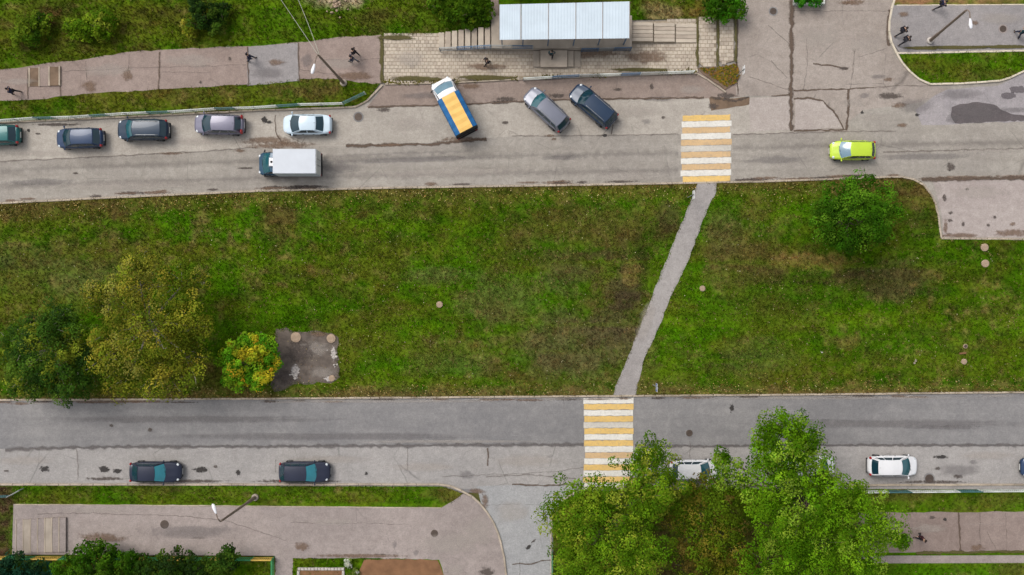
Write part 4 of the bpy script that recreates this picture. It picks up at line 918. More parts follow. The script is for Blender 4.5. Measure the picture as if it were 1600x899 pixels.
# ------------------------------------------------------------------ planter, flower bed
c = P(1262, -8); pl = empty('planter_box', (c.x, c.y, 0), 0, 'white edged planter box of green plants at the top of the plaza', 'planter')
for (x0, x1, y0, y1) in ((-1.3, 1.3, -.95, -.85), (-1.3, 1.3, .85, .95), (-1.3, -1.2, -.85, .85), (1.2, 1.3, -.85, .85)): MB().bbox(x0, x1, y0, y1, 0, .55, .01).build('side', M['rail_white'], pl)
MB().box(-1.2, 1.2, -.85, .85, .02, .42).build('soil', M['soil'], pl)
c = P(502, 905); fb = empty('flower_bed', (c.x, c.y, 0), 0, 'small bed edged with white stones at the bottom edge', 'flower bed')
MB().box(-1.9, 1.9, -.9, .9, .08, .17).build('soil', M['dirt_red'], fb)
rr = random.Random(3)
for k in range(14): MB().bbox(-2.0 + k * .29, -1.74 + k * .29, .82, 1.05, .1, .25 + rr.uniform(-.02, .03), .03).build('edging_stone', M['stone_white'], fb)
for k in range(6):
    for sx in (-2.05, 1.83): MB().bbox(sx, sx + .22, .5 - k * .29, .77 - k * .29, .1, .25 + rr.uniform(-.02, .03), .03).build('edging_stone', M['stone_white'], fb)

#@@TREES
# ------------------------------------------------------------------ trees and shrubs: many leaves in clumps on real limbs
def tree(name, label, cat, base_px, lobes, pal, dens=2.0, leaf=.2, per=34, trunk_r=.2, group=None, bark='bark', rc=.5, twigs=0, seed=1, low=.2, fill=.62, jit=.24, k=1.0, grow=1.0):
    R = np.random.default_rng(seed); b = P(base_px[0], base_px[1], .08); root = empty(name, (b.x, b.y, b.z), 0, label, cat, group)
    O = np.array((b.x, b.y, b.z)); cl = []
    L = []
    for (px, py, rp, z) in lobes:
        c = P(px, py, z); r = rp / sc(z); L.append((np.array(c) - O, r * grow))
    hmax = max(c[2] for c, r in L); mean = np.mean([c for c, r in L], 0)
    f2 = Vector((mean[0] * .25, mean[1] * .25, hmax * .35)) if trunk_r > .05 else Vector((0, 0, .12))
    MB().tube([(0, 0, -.1), (0, 0, min(.25, f2.z * .4)), tuple(f2 * .6), tuple(f2 + Vector((0, 0, .05)))], [trunk_r * 1.5, trunk_r * 1.1, trunk_r, trunk_r * .85], 9).build('trunk', M[bark], root, True)
    for c, r in L:
        tw = MB(); cv = Vector(c); low_c = Vector((c[0] * .92, c[1] * .92, c[2] - r * .45)); midp = f2.lerp(low_c, .5) + Vector((R.normal(0, .2), R.normal(0, .2), .25)) * min(1, r)
        rr0 = max(.03, trunk_r * .55); tw.tube([tuple(f2), tuple(midp), tuple(low_c), tuple(cv)], [rr0, rr0 * .75, rr0 * .5, rr0 * .3], 6)
        rcl = min(rc, r * .5); n = int(dens * (r / rcl) ** 2) + 4
        d = R.normal(size=(n, 3)); d /= np.linalg.norm(d, axis=1)[:, None]; d[:, 2] = np.where(d[:, 2] < -.3, -d[:, 2], d[:, 2])
        bump_ = .55 + .95 * fbm(d[:, 0] * 2.2 + c[0], d[:, 1] * 2.2 + c[1] + d[:, 2], seed, 3)
        rad = np.maximum(r * (fill + (1.0 - fill) * R.random(n) ** .6) * bump_ - rcl * .4, r * .2)
        pos_ = c + d * rad[:, None] * np.array((1, 1, .8)); pos_[:, 2] = np.maximum(pos_[:, 2], low)
        cl.append(np.concatenate([pos_, np.full((n, 1), rcl)], 1))
        for p in pos_[R.permutation(n)[:max(3, n // 5)]]:
            pv = Vector(p); tw.tube([tuple(cv.lerp(low_c, R.random())), tuple(cv.lerp(pv, .55) - Vector((0, 0, .12))), tuple(pv)], [rr0 * .3, rr0 * .2, .012], 4, False)
        for q_ in range(int(twigs)):
            p = pos_[R.integers(0, n)]; pv = Vector(p); e = pv + Vector((R.normal(0, .3), R.normal(0, .3), abs(R.normal(.5, .2)))); tw.tube([tuple(cv), tuple(pv), tuple(pv.lerp(e, .5) + Vector((.05, 0, 0))), tuple(e)], [.035, .03, .025, .012], 4, False)
        tw.build('limb', M[bark], root, True)
    cl = np.concatenate(cl); n = len(cl); rcs = cl[:, 3] * R.uniform(.6, 1.25, n); cl = cl[:, :3]; pal = np.array(pal) * k; ki = R.integers(0, len(pal), n)
    pn = fbm(cl[:, 0] * .5, cl[:, 1] * .5, seed + 3, 3); ki = np.where(R.random(n) < .6, np.clip(((pn - .3) / .4 * len(pal)).astype(int), 0, len(pal) - 1), ki)
    ccol = pal[ki] * R.uniform(.6, 1.3, n)[:, None]
    N = n * per; d = R.normal(size=(N, 3)); d /= np.linalg.norm(d, axis=1)[:, None]; d[:, 2] = np.where(d[:, 2] < -.2, -d[:, 2], d[:, 2])
    lump = .7 + .6 * R.random(N) ** .5
    cen = np.repeat(cl, per, 0) + d * (np.repeat(rcs, per) * lump)[:, None] * np.array((1, 1, .7)); cen[:, 2] = np.maximum(cen[:, 2], .12)
    col = np.repeat(ccol, per, 0) * R.uniform(1 - jit, 1 + jit, N)[:, None]; col[:, 0] *= R.uniform(.88, 1.15, N)
    nz = d + np.array((0, 0, .55)) + R.normal(0, .38, (N, 3)); nz /= np.linalg.norm(nz, axis=1)[:, None]
    u = np.cross(nz, R.normal(size=(N, 3))); u /= np.linalg.norm(u, axis=1)[:, None] + 1e-6; v = np.cross(nz, u)
    s = (R.uniform(.6, 1.2, N) * leaf)[:, None]
    V = np.stack([cen - u * s * .5, cen - v * s * .36 + u * s * .05, cen + u * s * .6 - nz * s * .1, cen + v * s * .36 + u * s * .05], 1)
    mk_np('crown', V.reshape(-1, 3), np.arange(N * 4).reshape(-1, 4), M['leaf'], root, np.repeat(col, 4, 0))
    return root
LIME = [C(106,144,24), C(90,130,16), C(76,116,10), C(126,156,44), C(62,100,8), C(96,138,18)]
LIMEY = [C(104,138,24), C(86,120,16), C(124,150,34), C(72,106,12), C(138,152,46), C(78,114,16)]
OLIVE = [C(108,114,26), C(92,110,22), C(114,108,36), C(78,98,16), C(102,130,26), C(86,112,20), C(104,92,38)]
DARK = [C(52,82,22), C(44,72,20), C(62,92,24), C(74,98,28), C(40,64,24)]
GOLD = [C(120,126,34), C(102,116,26), C(142,136,44), C(90,106,24), C(134,132,56), C(80,98,20), C(110,112,34)]
GREEN = [C(60,102,14), C(50,90,12), C(72,112,20), C(44,78,10), C(84,120,28)]
MAPLE = [C(104,150,26), C(84,136,22), C(120,158,32), C(66,116,18), C(180,170,40), C(150,160,36), C(206,160,44)]
BUSH = [C(66,98,14), C(84,116,22), C(52,84,12), C(104,128,30)]
# left group on the lawn
tree('leafy_tree', 'dark green leafy tree at the far left of the lawn', 'tree', (95,545), [(78,545,62,3.6),(50,585,40,2.8),(110,590,40,3.0),(90,500,34,3.4),(118,540,36,3.2),(35,540,34,2.6),(60,515,30,2.8),(75,590,34,2.6),(130,570,34,3.0)], DARK + [C(110,122,34)], 2.0, .17, 62, .17, 'trees on the central lawn', 'bark_pale', twigs=5, seed=11, rc=.46, k=1.6)
tree('yellowing_tree', 'wide sparse yellowing tree between the dark tree and small maple', 'tree', (245,505), [(225,445,50,5.0),(170,475,38,4.4),(285,440,36,4.8),(240,510,66,5.4),(180,545,48,4.4),(250,575,48,4.2),(305,510,42,4.4),(195,590,28,3.6),(290,560,40,4.0),(215,420,24,4.6),(150,455,20,4.0)], GOLD, 1.9, .17, 66, .22, 'trees on the central lawn', 'bark_pale', rc=.55, twigs=3, seed=12, fill=.25, k=1.4, grow=1.08)
tree('small_maple', 'small bright green and yellow maple beside the bare earth patch', 'tree', (392,562), [(385,560,32,2.4),(410,545,22,2.2),(370,590,22,2.0),(405,590,24,2.0),(360,560,18,2.0),(425,565,16,1.9),(388,535,18,2.2)], MAPLE, 2.4, .19, 52, .1, 'trees on the central lawn', seed=13, rc=.36, k=1.35)
tree('leafy_tree', 'round dull green tree at the right of the lawn below the lime car', 'tree', (1310,350), [(1335,335,46,4.0),(1310,310,30,3.4),(1365,310,30,3.4),(1300,350,30,3.2),(1360,355,32,3.4),(1330,375,26,3.0),(1290,330,20,2.8),(1385,335,20,2.8),(1340,298,24,3.2)], GREEN, 2.0, .17, 66, .16, 'trees on the central lawn', seed=14, rc=.46, k=1.45)
# big trees at the bottom
tree('tall_tree', 'tall yellow-green tree with its crown over the lower crossing and drive', 'tree', (945,800), [(960,815,62,7.0),(905,790,48,6.0),(868,803,32,5.2),(1010,735,44,6.2),(1005,775,42,6.8),(930,860,54,6.4),(995,860,52,6.8),(890,850,36,5.8),(900,892,40,6.0),(965,905,50,6.2),(1040,758,30,5.8),(1012,708,26,5.6),(940,775,34,6.2)], LIMEY, 1.7, .17, 84, .24, 'big trees at the bottom edge', seed=15, fill=.3, rc=.54, k=1.25, grow=1.12)
tree('tall_tree', 'olive-brown thinning tree between the two bright tall trees', 'tree', (1095,805), [(1100,800,46,4.6),(1130,845,50,4.8),(1075,850,44,4.4),(1060,810,28,4.0),(1140,790,38,4.6),(1100,890,48,4.6),(1150,890,40,4.6),(1105,765,30,4.4)], OLIVE, 1.6, .17, 70, .2, 'big trees at the bottom edge', seed=16, fill=.35, rc=.52, k=1.15, grow=1.1)
tree('tall_tree', 'tall bright green tree with the largest crown at the lower right', 'tree', (1255,790), [(1260,790,70,8.0),(1205,695,46,7.2),(1195,735,46,7.2),(1250,695,38,6.8),(1320,800,60,7.2),(1372,830,40,6.2),(1215,830,54,7.4),(1290,850,62,7.6),(1345,865,46,6.6),(1240,735,52,7.6),(1205,668,34,7.0),(1250,668,22,6.6),(1140,742,26,5.8),(1130,714,16,5.6),(1408,845,19,5.4),(1200,880,48,7.0),(1260,900,56,7.2),(1278,752,30,6.8),(1330,780,32,6.4),(1185,780,30,7.0)], LIME, 1.7, .17, 84, .28, 'big trees at the bottom edge', seed=17, fill=.3, rc=.56, k=1.25, grow=1.06)
# shrubs
for a in [('dark green bush with an earthy patch beside it at the upper left corner',(50,48),[(50,50,26,.9),(35,60,18,.7),(62,36,18,.8)],BUSH,21),('bright green bush on the slope left of centre top',(148,38),[(150,38,24,1.0),(168,30,18,.9),(130,48,18,.8),(165,52,14,.7),(115,44,14,.6)],LIMEY,22),
          ('dark pine-green bush on the slope above the upper sidewalk',(322,28),[(322,26,26,1.2),(340,40,16,.9),(310,12,18,1.0),(345,20,14,.9)],DARK,23),('yellowish small bush beside the dark pine-green bush',(296,38),[(295,38,13,.7),(300,48,10,.5)],GOLD,24),
          ('green hedge bush left of the canopy',(735,18),[(745,12,28,1.2),(720,18,24,1.0),(755,28,14,1.0),(700,22,16,.8),(735,34,16,.8),(690,8,20,.9)],BUSH,25),('round bright green bush at the top edge by the paved strips',(1130,12),[(1130,8,26,1.3),(1112,12,16,1.0),(1150,12,18,1.1),(1130,22,14,.9)],GREEN + [C(70,130,20)],26),
          ('green shrub behind the playground fence at the bottom left',(150,890),[(150,880,38,1.8),(120,890,30,1.5),(185,885,30,1.6),(140,860,16,1.6),(168,856,14,1.6),(205,880,18,1.4)],GREEN,27),('bluish dark green shrub behind the fence left of the small conifer',(280,895),[(270,890,34,1.5),(305,895,30,1.4),(240,895,26,1.4),(325,885,16,1.3)],DARK,28),
          ('small upright dark conifer rising above the bottom fence',(352,885),[(355,875,20,2.0),(362,866,12,2.4),(348,890,22,1.4)],DARK,29),('dark shrub under the fence at the bottom left corner',(35,895),[(30,895,30,1.0),(65,897,24,.9),(5,895,24,.9)],[C(30,70,50), C(26,56,36), C(40,66,30)],30)]:
    tree('bush', a[0], 'bush', a[1], a[2], a[3], 2.0, .2, 34, .03, 'bushes along the edges', seed=a[4], rc=.32, low=.15, twigs=1, k=1.1)
tree('planter_plants', 'leafy green plants growing in the white edged planter', 'plant', (1262,-4), [(1250,0,12,.7),(1272,0,12,.75),(1262,-10,14,.8)], [C(50,120,20), C(70,140,30), C(40,96,24)], 2.2, .15, 30, .02, seed=31, rc=.22, low=.4, k=1.2)
tree('white_flowers', 'pale white flowering clump beside the small bed', 'plant', (546,882), [(545,880,7,.35),(556,893,6,.3)], [C(232,232,220), C(216,222,200), C(120,140,60)], 2.2, .12, 24, .015, seed=32, rc=.16, low=.15)

#@@CARS
# ------------------------------------------------------------------ vehicles
PRE = {  # fractions of the length, measured from the nose: screen base, roof front, roof rear, rear glass base
 'sedan': dict(A=.21, B=.39, C=.68, D=.84, deck=.98, H=1.46),
 'hatch': dict(A=.22, B=.41, C=.84, D=.945, deck=1.0, H=1.50),
 'suv':   dict(A=.24, B=.37, C=.88, D=.965, deck=1.0, H=1.68),
 'cab':   dict(A=.28, B=.62, C=.985, D=.99, deck=1.0, H=2.1)}
def vehicle_shell(root, L, W, kind, paint, glass, H=None, belt=None, frac=None, xoff=0.0, wheels=True, names=None, wide=None, doors=2, trim_lower=None, glass_rear=None):
    p = dict(PRE[kind]); p.update(frac or {}); H = H or p['H']; belt = belt or (.93 if kind in ('sedan', 'hatch') else (1.06 if kind == 'suv' else 1.30))
    h = L / 2; xA, xB, xC, xD = (h - p[k] * L for k in 'ABCD'); WB = W / 2
    Rw = .31 if kind in ('sedan', 'hatch') else .36
    xf, xr = h - .185 * L, -h + .19 * L
    if kind == 'cab': xf, xr = h - .38 * L, -99
    nose = belt * (.74 if kind != 'cab' else .72)
    def zdeck(x):
        return float(np.interp(x, [-h, -h + .03 * L, xD, xA, h - .10 * L, h - .03 * L, h], [belt * .80, belt * p['deck'], belt, belt, nose + .09, nose, nose - .12])) if kind != 'cab' else \
               float(np.interp(x, [-h, xA, h - .12 * L, h - .03 * L, h], [belt, belt, nose + .12, nose, nose - .2]))
    def hw(x):
        t = x / h; e = abs(t)
        if kind == 'cab' and t < 0: return WB
        return WB * (.52 + .48 * max(0, 1 - e ** 7) ** .5) * (1 - .06 * max(0, e - .5) / .5)
    xs = sorted(set([-h * math.cos(PI * i / 40) for i in range(41)] + list(np.linspace(-h, h, 30))))
    V = []; sec = 0
    for x in xs:
        w = hw(x); zd = zdeck(x); t = abs(x / h); zb = .20 + .14 * t ** 14; arch = 0
        if wheels:
            for xw in (xf, xr):
                dx = abs(x - xw)
                if dx < Rw + .05: arch = max(arch, Rw + math.sqrt((Rw + .05) ** 2 - dx * dx))
        z1 = max(zb, arch); z2 = max(zb + .06, arch); z3 = max(zb + (zd - zb) * .5, arch + .05)
        half = [(0, zb), (.72 * w, max(zb, arch)), (.97 * w, z2), (w, z3), (.985 * w, max(zd - .12, z3 + .02)), (.94 * w, zd - .035), (.84 * w, zd), (.45 * w, zd + .022), (0, zd + .03)]
        ring = half + [(-y, z) for y, z in half[-2:0:-1]]; sec = len(ring)
        V += [(x + xoff, y, z) for y, z in ring]
    F = []
    for i in range(len(xs) - 1):
        for k in range(sec):
            a = i * sec + k; b = i * sec + (k + 1) % sec; F.append((a, a + sec, b + sec, b))
    F.append(tuple(range(sec))[::-1][::-1]); F.append(tuple((len(xs) - 1) * sec + k for k in range(sec))[::-1])
    mk('body', V, F, paint, root, True)
    # cabin
    wb, wr = WB * .90, WB * (.70 if kind != 'cab' else .80); zb = belt - .02; bf = .22 if kind != 'cab' else .18; br = .10 if kind != 'cab' else .0
    xm = (xB + xC) / 2; hl = (xB - xC) / 2
    def zr(x, u): return H - .045 * u * u - .05 * ((x - xm) / hl) ** 2
    def roofpt(s, u): 
        x = xB + (xC - xB) * s; x += (1 - u * u) * (.09 * (1 - s) - .05 * s); return Vector((x, u * wr, zr(xB + (xC - xB) * s, u)))
    def frontpt(u, v): 
        a = Vector((xA + bf * (1 - u * u), u * wb, zb)); b = roofpt(0, u); q = a.lerp(b, v); q.z += .03 * math.sin(PI * v); return q
    def rearpt(u, v): 
        a = Vector((xD - br * (1 - u * u), u * wb * .96, zb)); b = roofpt(1, u); return a.lerp(b, v)
    def sidept(s, v, sg):
        a = Vector((xA + (xD - xA) * s, sg * (wb + (wb * .96 - wb) * s), zb)); b = roofpt(s, sg); q = a.lerp(b, v); q.y += sg * .03 * math.sin(PI * v); return q
    off = Vector((xoff, 0, 0)); m = MB()
    m.grid(lambda u, v: roofpt(v, 1 - 2 * u) + off, 12, 10); roof = m
    roof.build('roof', paint, root, True)
    m = MB(); m.grid(lambda u, v: frontpt(1 - 2 * u, v) + off, 10, 5); m.grid(lambda u, v: rearpt(2 * u - 1, v) + off, 10, 5)
    m.grid(lambda u, v: sidept(u, v, -1) + off, 12, 5); m.grid(lambda u, v: sidept(1 - u, v, 1) + off, 12, 5)
    m.build('pillars', paint, root, True)
    o = .012
    MB().grid(lambda u, v: frontpt((1 - 2 * u) * .955, .03 + .93 * v) + off + Vector((o * .7, 0, o)), 10, 5).build('windscreen', glass, root, True)
    if kind != 'cab': MB().grid(lambda u, v: rearpt((2 * u - 1) * .88, .10 + .80 * v) + off + Vector((-o * .8, 0, o * .7)), 10, 5).build('rear_window', glass_rear or glass, root, True)
    if kind == 'sedan': spans = ((.10, .46), (.50, .86))
    elif kind == 'cab': spans = ((.16, .86),)
    else: spans = ((.10, .40), (.43, .70), (.73, .93))
    for sg in (-1, 1):
        for s0, s1 in spans:
            MB().grid(lambda u, v: sidept((s0 + (s1 - s0) * u) if sg < 0 else (s1 - (s1 - s0) * u), .10 + .80 * v, sg) + off + Vector((0, sg * o, o * .3)), 6, 4).build('side_window', M['glass_dark'], root, True)
    # bonnet and boot lid stand a few millimetres proud of the body
    def surf(x, y):
        w = hw(x); zd = zdeck(x); return zd + .03 - .03 * min(1, abs(y) / (.84 * w)) ** 1.2
    m = MB().grid(lambda u, v: Vector((0, 0, 0)) + (lambda x: Vector((x + xoff, (2 * u - 1) * hw(x) * .80, surf(x, (2 * u - 1) * hw(x) * .80) + .012 + .012 * (1 if .2 < abs(2*u-1) < .75 else 0))))(h - .055 * L - (h - .055 * L - xA - bf * .5 * (1 - (2 * u - 1) ** 2)) * v), 12, 6)
    m.build('bonnet', paint, root, True)
    if kind == 'sedan':
        MB().grid(lambda u, v: (lambda x: Vector((x, (2 * u - 1) * hw(x) * .78, surf(x, (2 * u - 1) * hw(x) * .78) + .012)))(xD - br - (xD - br + h - .03 * L) * (.06 + .9 * v)), 10, 4).build('boot_lid', paint, root, True)
    for sg in (-1, 1):
        MB().ball((h - .075 * L + xoff, sg * hw(h - .06 * L) * .82, nose - .02), (.16, .15, .10), 10, 6).build('headlight', M['hl'], root, True)
        MB().ball((xA + .02 + xoff - (.0 if kind != 'cab' else .1), sg * (WB + .09), belt + .06), (.07, .11, .08), 8, 6).bar((xA + xoff, sg * (WB - .1), belt + .02), (xA + xoff, sg * (WB + .05), belt + .05), .05).build('mirror', paint if kind != 'cab' else M['trim'], root, True)
        if kind != 'cab': MB().ball((-h + .035 * L, sg * WB * .80, belt * .86), (.10, .13, .12 if kind == 'sedan' else .2), 10, 6).build('tail_light', M['tl'], root, True)
        # door gaps and handles
        for k, s in enumerate((.10, .45, .80)[:doors + 1]):
            x = xA + (xD - xA) * s
            MB().bar((x + xoff, sg * (hw(x) + .001), .36), (x + xoff, sg * (hw(x) * .985 + .004), belt - .10), .012).build('door_gap', M['trim'], root)
        for s in (.36, .70)[:doors]:
            x = xA + (xD - xA) * s; MB().bar((x + xoff, sg * (hw(x) + .01), belt - .16), (x + .16 + xoff, sg * (hw(x) + .01), belt - .16), .03).build('door_handle', M['trim'], root)
    MB().box(h - .06 + xoff, h + .012 + xoff, -.5 * WB, .5 * WB, .34, .50).build('grille', M['trim'], root)
    MB().box(h - .02 + xoff, h + .02 + xoff, -.26, .26, .36, .46).build('number_plate', M['plate'], root)
    if kind != 'cab':
        MB().box(-h - .015, -h + .05, -.26, .26, .5, .61).build('number_plate', M['plate'], root)
        MB().box(-h - .02, -h + .08, -.72 * WB, .72 * WB, .26, .40).build('bumper', M['trim'], root)
    for k, y in enumerate((-.05, .30)):
        a = frontpt(-y / wb, .03) + off; b = frontpt(-(y + .42) / wb if k == 0 else -(y + .30) / wb, .10) + off
        a.y = y - .3; b.y = a.y + .5; MB().bar(a + Vector((.03, 0, .03)), b + Vector((.03, 0, .03)), .02).build('wiper', M['trim'], root)
    if kind == 'suv':
        for sg in (-1, 1): MB().tube([roofpt(.08, sg * .9) + Vector((0, 0, .0)), roofpt(.14, sg * .9) + Vector((0, 0, .06)), roofpt(.86, sg * .9) + Vector((0, 0, .06)), roofpt(.94, sg * .9)], .022, 6).build('roof_rail', M['rim'], root)
    if kind in ('hatch', 'sedan'):
        a = roofpt(.93, 0); MB().tube([a, a + Vector((-.18, 0, .16))], [.012, .006], 5).build('antenna', M['trim'], root)
    if wheels:
        for x in ((xf, xr) if xr > -50 else (xf,)):
            for sg in (-1, 1): wheel(root, x + xoff, sg * (WB - .11), Rw, sg)
    return dict(xf=xf, hw=hw, belt=belt)
def wheel(root, x, y, R, sg):
    t = MB().lathe([(R * .62, -.09), (R * .92, -.105), (R, -.07), (R, .07), (R * .92, .105), (R * .62, .09)], 20, 'y', (x, y, R)).build('wheel', M['tyre'], root, True)
    m = MB(); yy = y + sg * .085
    m.lathe([(R * .62, -.03), (R * .60, .0), (R * .52, -.012)], 16, 'y', (x, yy, R))
    for k in range(5):
        a = 2 * PI * k / 5; m.bar((x, yy + sg * .012, R), (x + R * .56 * math.cos(a), yy + sg * .005, R + R * .56 * math.sin(a)), .05, .03)
    m.build('rim', M['rim'], t)
GRP_U, GRP_L = 'cars parked along the upper road', 'cars parked along the lower road'
def car(label, px, py, ang, kind, L, W, paint, glass='glass', group=None, H=None, name='car', cat='car', glass_rear='glass_dark', frac=None):
    c = P(px, py, .75); root = empty(name, (c.x, c.y, .008), math.radians(ang), label, cat, group)
    vehicle_shell(root, L, W, kind, paint, M[glass], H, frac=frac, glass_rear=M[glass_rear]); return root
navy = car_paint('navy_car_paint', C(36, 60, 94)); slate = car_paint('dark_slate_car_paint', C(26, 50, 72)); black = car_paint('blue_black_car_paint', C(36, 42, 62)); black2 = car_paint('charcoal_car_paint', C(42, 47, 66))
silver = car_paint('silver_car_paint', C(124, 127, 140), .5); silver2 = car_paint('lilac_silver_car_paint', C(122, 120, 138), .4); white = car_paint('white_car_paint', C(210, 228, 240), 0); white2 = car_paint('plain_white_car_paint', C(240, 240, 242), 0); teal = car_paint('teal_car_paint', C(28, 104, 104), .2); lime = car_paint('lime_car_paint', C(196, 224, 62), 0); bluesuv = car_paint('deep_blue_car_paint', C(34, 56, 82)); grey = car_paint('grey_car_paint', C(110, 116, 126))
car('teal hatchback cut off by the left edge of the upper road', -8, 211, 181, 'hatch', 4.2, 1.74, teal, 'glass_dark', GRP_U)
car('navy blue hatchback leftmost whole car parked on the upper road', 124, 216, 181.5, 'hatch', 4.05, 1.74, navy, 'glass_dark', GRP_U)
car('dark slate estate car parked between the navy and silver cars', 223.5, 203, 180, 'suv', 4.4, 1.82, slate, 'glass', GRP_U, 1.55)
s_ = car('silver hatchback with dark tailgate and red tail lights on the upper road', 342, 194.5, 178.5, 'hatch', 4.3, 1.72, silver2, 'glass_dark', GRP_U)
for sg in (-1, 1): MB().ball((-2.06, sg * .62, 1.06), (.10, .2, .26), 10, 6).build('tail_lamp_column', M['tl'], s_, True)
car('white sedan parked beyond the box truck on the upper road', 480, 194.5, 180, 'sedan', 4.2, 1.74, white, 'glass_dark', GRP_U)
car('silver crossover parked at an angle beside the deep blue one', 854, 171, 137, 'suv', 4.45, 1.78, silver, 'glass', GRP_U, 1.6)
car('deep blue crossover parked at an angle right of the silver one', 927, 165.5, 139.5, 'suv', 4.5, 1.84, bluesuv, 'glass_dark', GRP_U, 1.68)
car('lime green hatchback driving on the upper road', 1333, 235, 180, 'hatch', 3.85, 1.66, lime, 'glass_pale', None, 1.45)
car('blue-black hatchback at left parked on the lower road', 242.5, 738, 0, 'hatch', 4.45, 1.78, black, 'glass_teal', GRP_L, frac=dict(A=.32, B=.47, C=.76, D=.92))
car('charcoal hatchback parked second from left on the lower road', 475.5, 738, 0, 'hatch', 4.4, 1.8, black2, 'glass_teal', GRP_L, frac=dict(A=.29, B=.45, C=.84, D=.95))
car('white hatchback half hidden by foliage just right of the lower crossing', 1084, 735, 0, 'hatch', 4.1, 1.74, white2, 'glass', GRP_L)
car('white car almost hidden under the largest green tree crown', 1268, 729, 0, 'hatch', 4.1, 1.74, white2, 'glass', GRP_L)
car('white hatchback standing clear of the trees on the lower road', 1395.5, 728.5, 0, 'hatch', 4.25, 1.76, white2, 'glass', GRP_L)
car('grey car cut off by the right edge of the lower road', 1636, 731, 180, 'sedan', 4.3, 1.76, navy, 'glass_dark', GRP_L)

# white box truck driving left
tw_ = simple('box_panel_white', C(212, 217, 224), .5, var=.04, scale=1.2); tsd = simple('box_side_white', C(214, 216, 212), .5, var=.05, scale=1.2); cabp = car_paint('dark_teal_cab_paint', C(40, 78, 104))
c = P(454, 257.5, .6); t = empty('box_truck', (c.x, c.y, .006), math.radians(180), 'white box truck with dark teal cab driving on the upper road', 'truck')
vehicle_shell(t, 2.1, 1.98, 'cab', cabp, M['glass'], 2.0, 1.25, xoff=1.62, doors=1)
MB().box(-2.6, 1.0, -.45, .45, .42, .62).build('chassis', M['trim'], t)
MB().bbox(-2.62, .98, -1.03, 1.03, .72, 2.62, .03).build('box_body', tw_, t)
for k in range(1, 6):
    for sg in (-1, 1): MB().box(-2.62 + k * .6 - .015, -2.62 + k * .6 + .015, sg * 1.03 - .012, sg * 1.03 + .012, .76, 2.56).build('side_rib', tsd, t)
for sg in (-1, 1):
    d_ = MB().bbox(-2.66, -2.615, min(sg * .01, sg * 1.0), max(sg * .01, sg * 1.0), .78, 2.56, .01).build('rear_door', tsd, t)
    MB().bar((-2.68, sg * .25, .8), (-2.68, sg * .25, 2.5), .035).build('lock_bar', M['rim'], d_)
    MB().box(-2.66, -2.6, sg * .9 - .1, sg * .9 + .1, .56, .68).build('tail_light', M['tl'], t)
    wheel(t, -1.55, sg * .84, .36, sg)
    MB().box(-1.95, -1.15, min(sg * .7, sg * 1.02), max(sg * .7, sg * 1.02), .70, .716).build('mudguard', M['trim'], t)
MB().bbox(-2.72, -2.60, -.95, .95, .42, .56, .01).build('rear_bumper', M['trim'], t)
df = MB().bbox(1.0, 1.42, -.36, .36, 2.0, 2.22, .05).build('roof_deflector', white2, t); MB().lathe([(.1, 2.20), (.1, 2.235), (.06, 2.24)], 12, 'z', (1.2, .0, 0)).build('vent', M['trim'], df)

# blue and yellow tarpaulin truck, parked at an angle
tblue = simple('blue_tarpaulin', C(34, 102, 158), .6, var=.14, scale=2.0, bumps=.1); tyel = simple('yellow_tarpaulin', C(246, 198, 112), .6, var=.07, scale=1.8, bumps=.1)
ang = math.degrees(math.atan2(80, -42)); c = P(709, 168, .8)
t = empty('tarpaulin_truck', (c.x, c.y, .006), math.radians(ang), 'truck with white cab and blue and yellow tarpaulin parked at an angle', 'truck')
vehicle_shell(t, 2.1, 1.98, 'cab', white2, M['glass_pale'], 2.0, 1.25, xoff=1.55, doors=1)
MB().box(-2.4, 1.0, -.45, .45, .42, .62).build('chassis', M['trim'], t)
MB().bbox(-2.5, .85, -1.03, 1.03, .68, 1.10, .02).build('flatbed', tblue, t)
prof = [(-1.03, 1.10), (-1.03, 1.95), (-.98, 2.12), (-.60, 2.30), (.60, 2.30), (.98, 2.12), (1.03, 1.95), (1.03, 1.10)]
m = MB(); nx = 10
for i in range(nx + 1):
    x = -2.5 + 3.35 * i / nx; sag = .02 * math.cos(i * PI)
    for k, (y, z) in enumerate(prof): m.v.append((x, y, z - (sag if 2 <= k <= 5 else 0)))
for i in range(nx):
    for k in range(7):
        if k == 3: continue
        a = i * 8 + k; m.f.append((a, a + 1, a + 9, a + 8))
m.f.append(tuple(nx * 8 + k for k in range(8))); m.build('tarpaulin', tblue, t)
m = MB()
for i in range(nx + 1):
    x = -2.5 + 3.35 * i / nx; sag = .02 * math.cos(i * PI)
    for y in (-.60, -.2, .2, .60): m.v.append((x, y, 2.312 - sag + .02 * (1 - abs(y) / .6)))
for i in range(nx):
    for k in range(3): a = i * 4 + k; m.f.append((a + 4, a + 5, a + 1, a))
m.build('tarpaulin_top', tyel, t)
m = MB(); m.add([(-2.51, y, z) for y, z in prof], [tuple(range(8))[::-1]]); m.build('rear_opening', M['trim'], t)
MB().bbox(-2.56, -2.50, -1.0, 1.0, .70, 1.12, .01).build('tailgate', M['trim'], t)
for sg in (-1, 1):
    wheel(t, -1.45, sg * .84, .36, sg); MB().box(-2.6, -2.54, sg * .85 - .1, sg * .85 + .1, .54, .66).build('tail_light', M['tl'], t)
MB().bbox(-2.62, -2.52, -.95, .95, .40, .52, .01).build('rear_bumper', M['trim'], t)

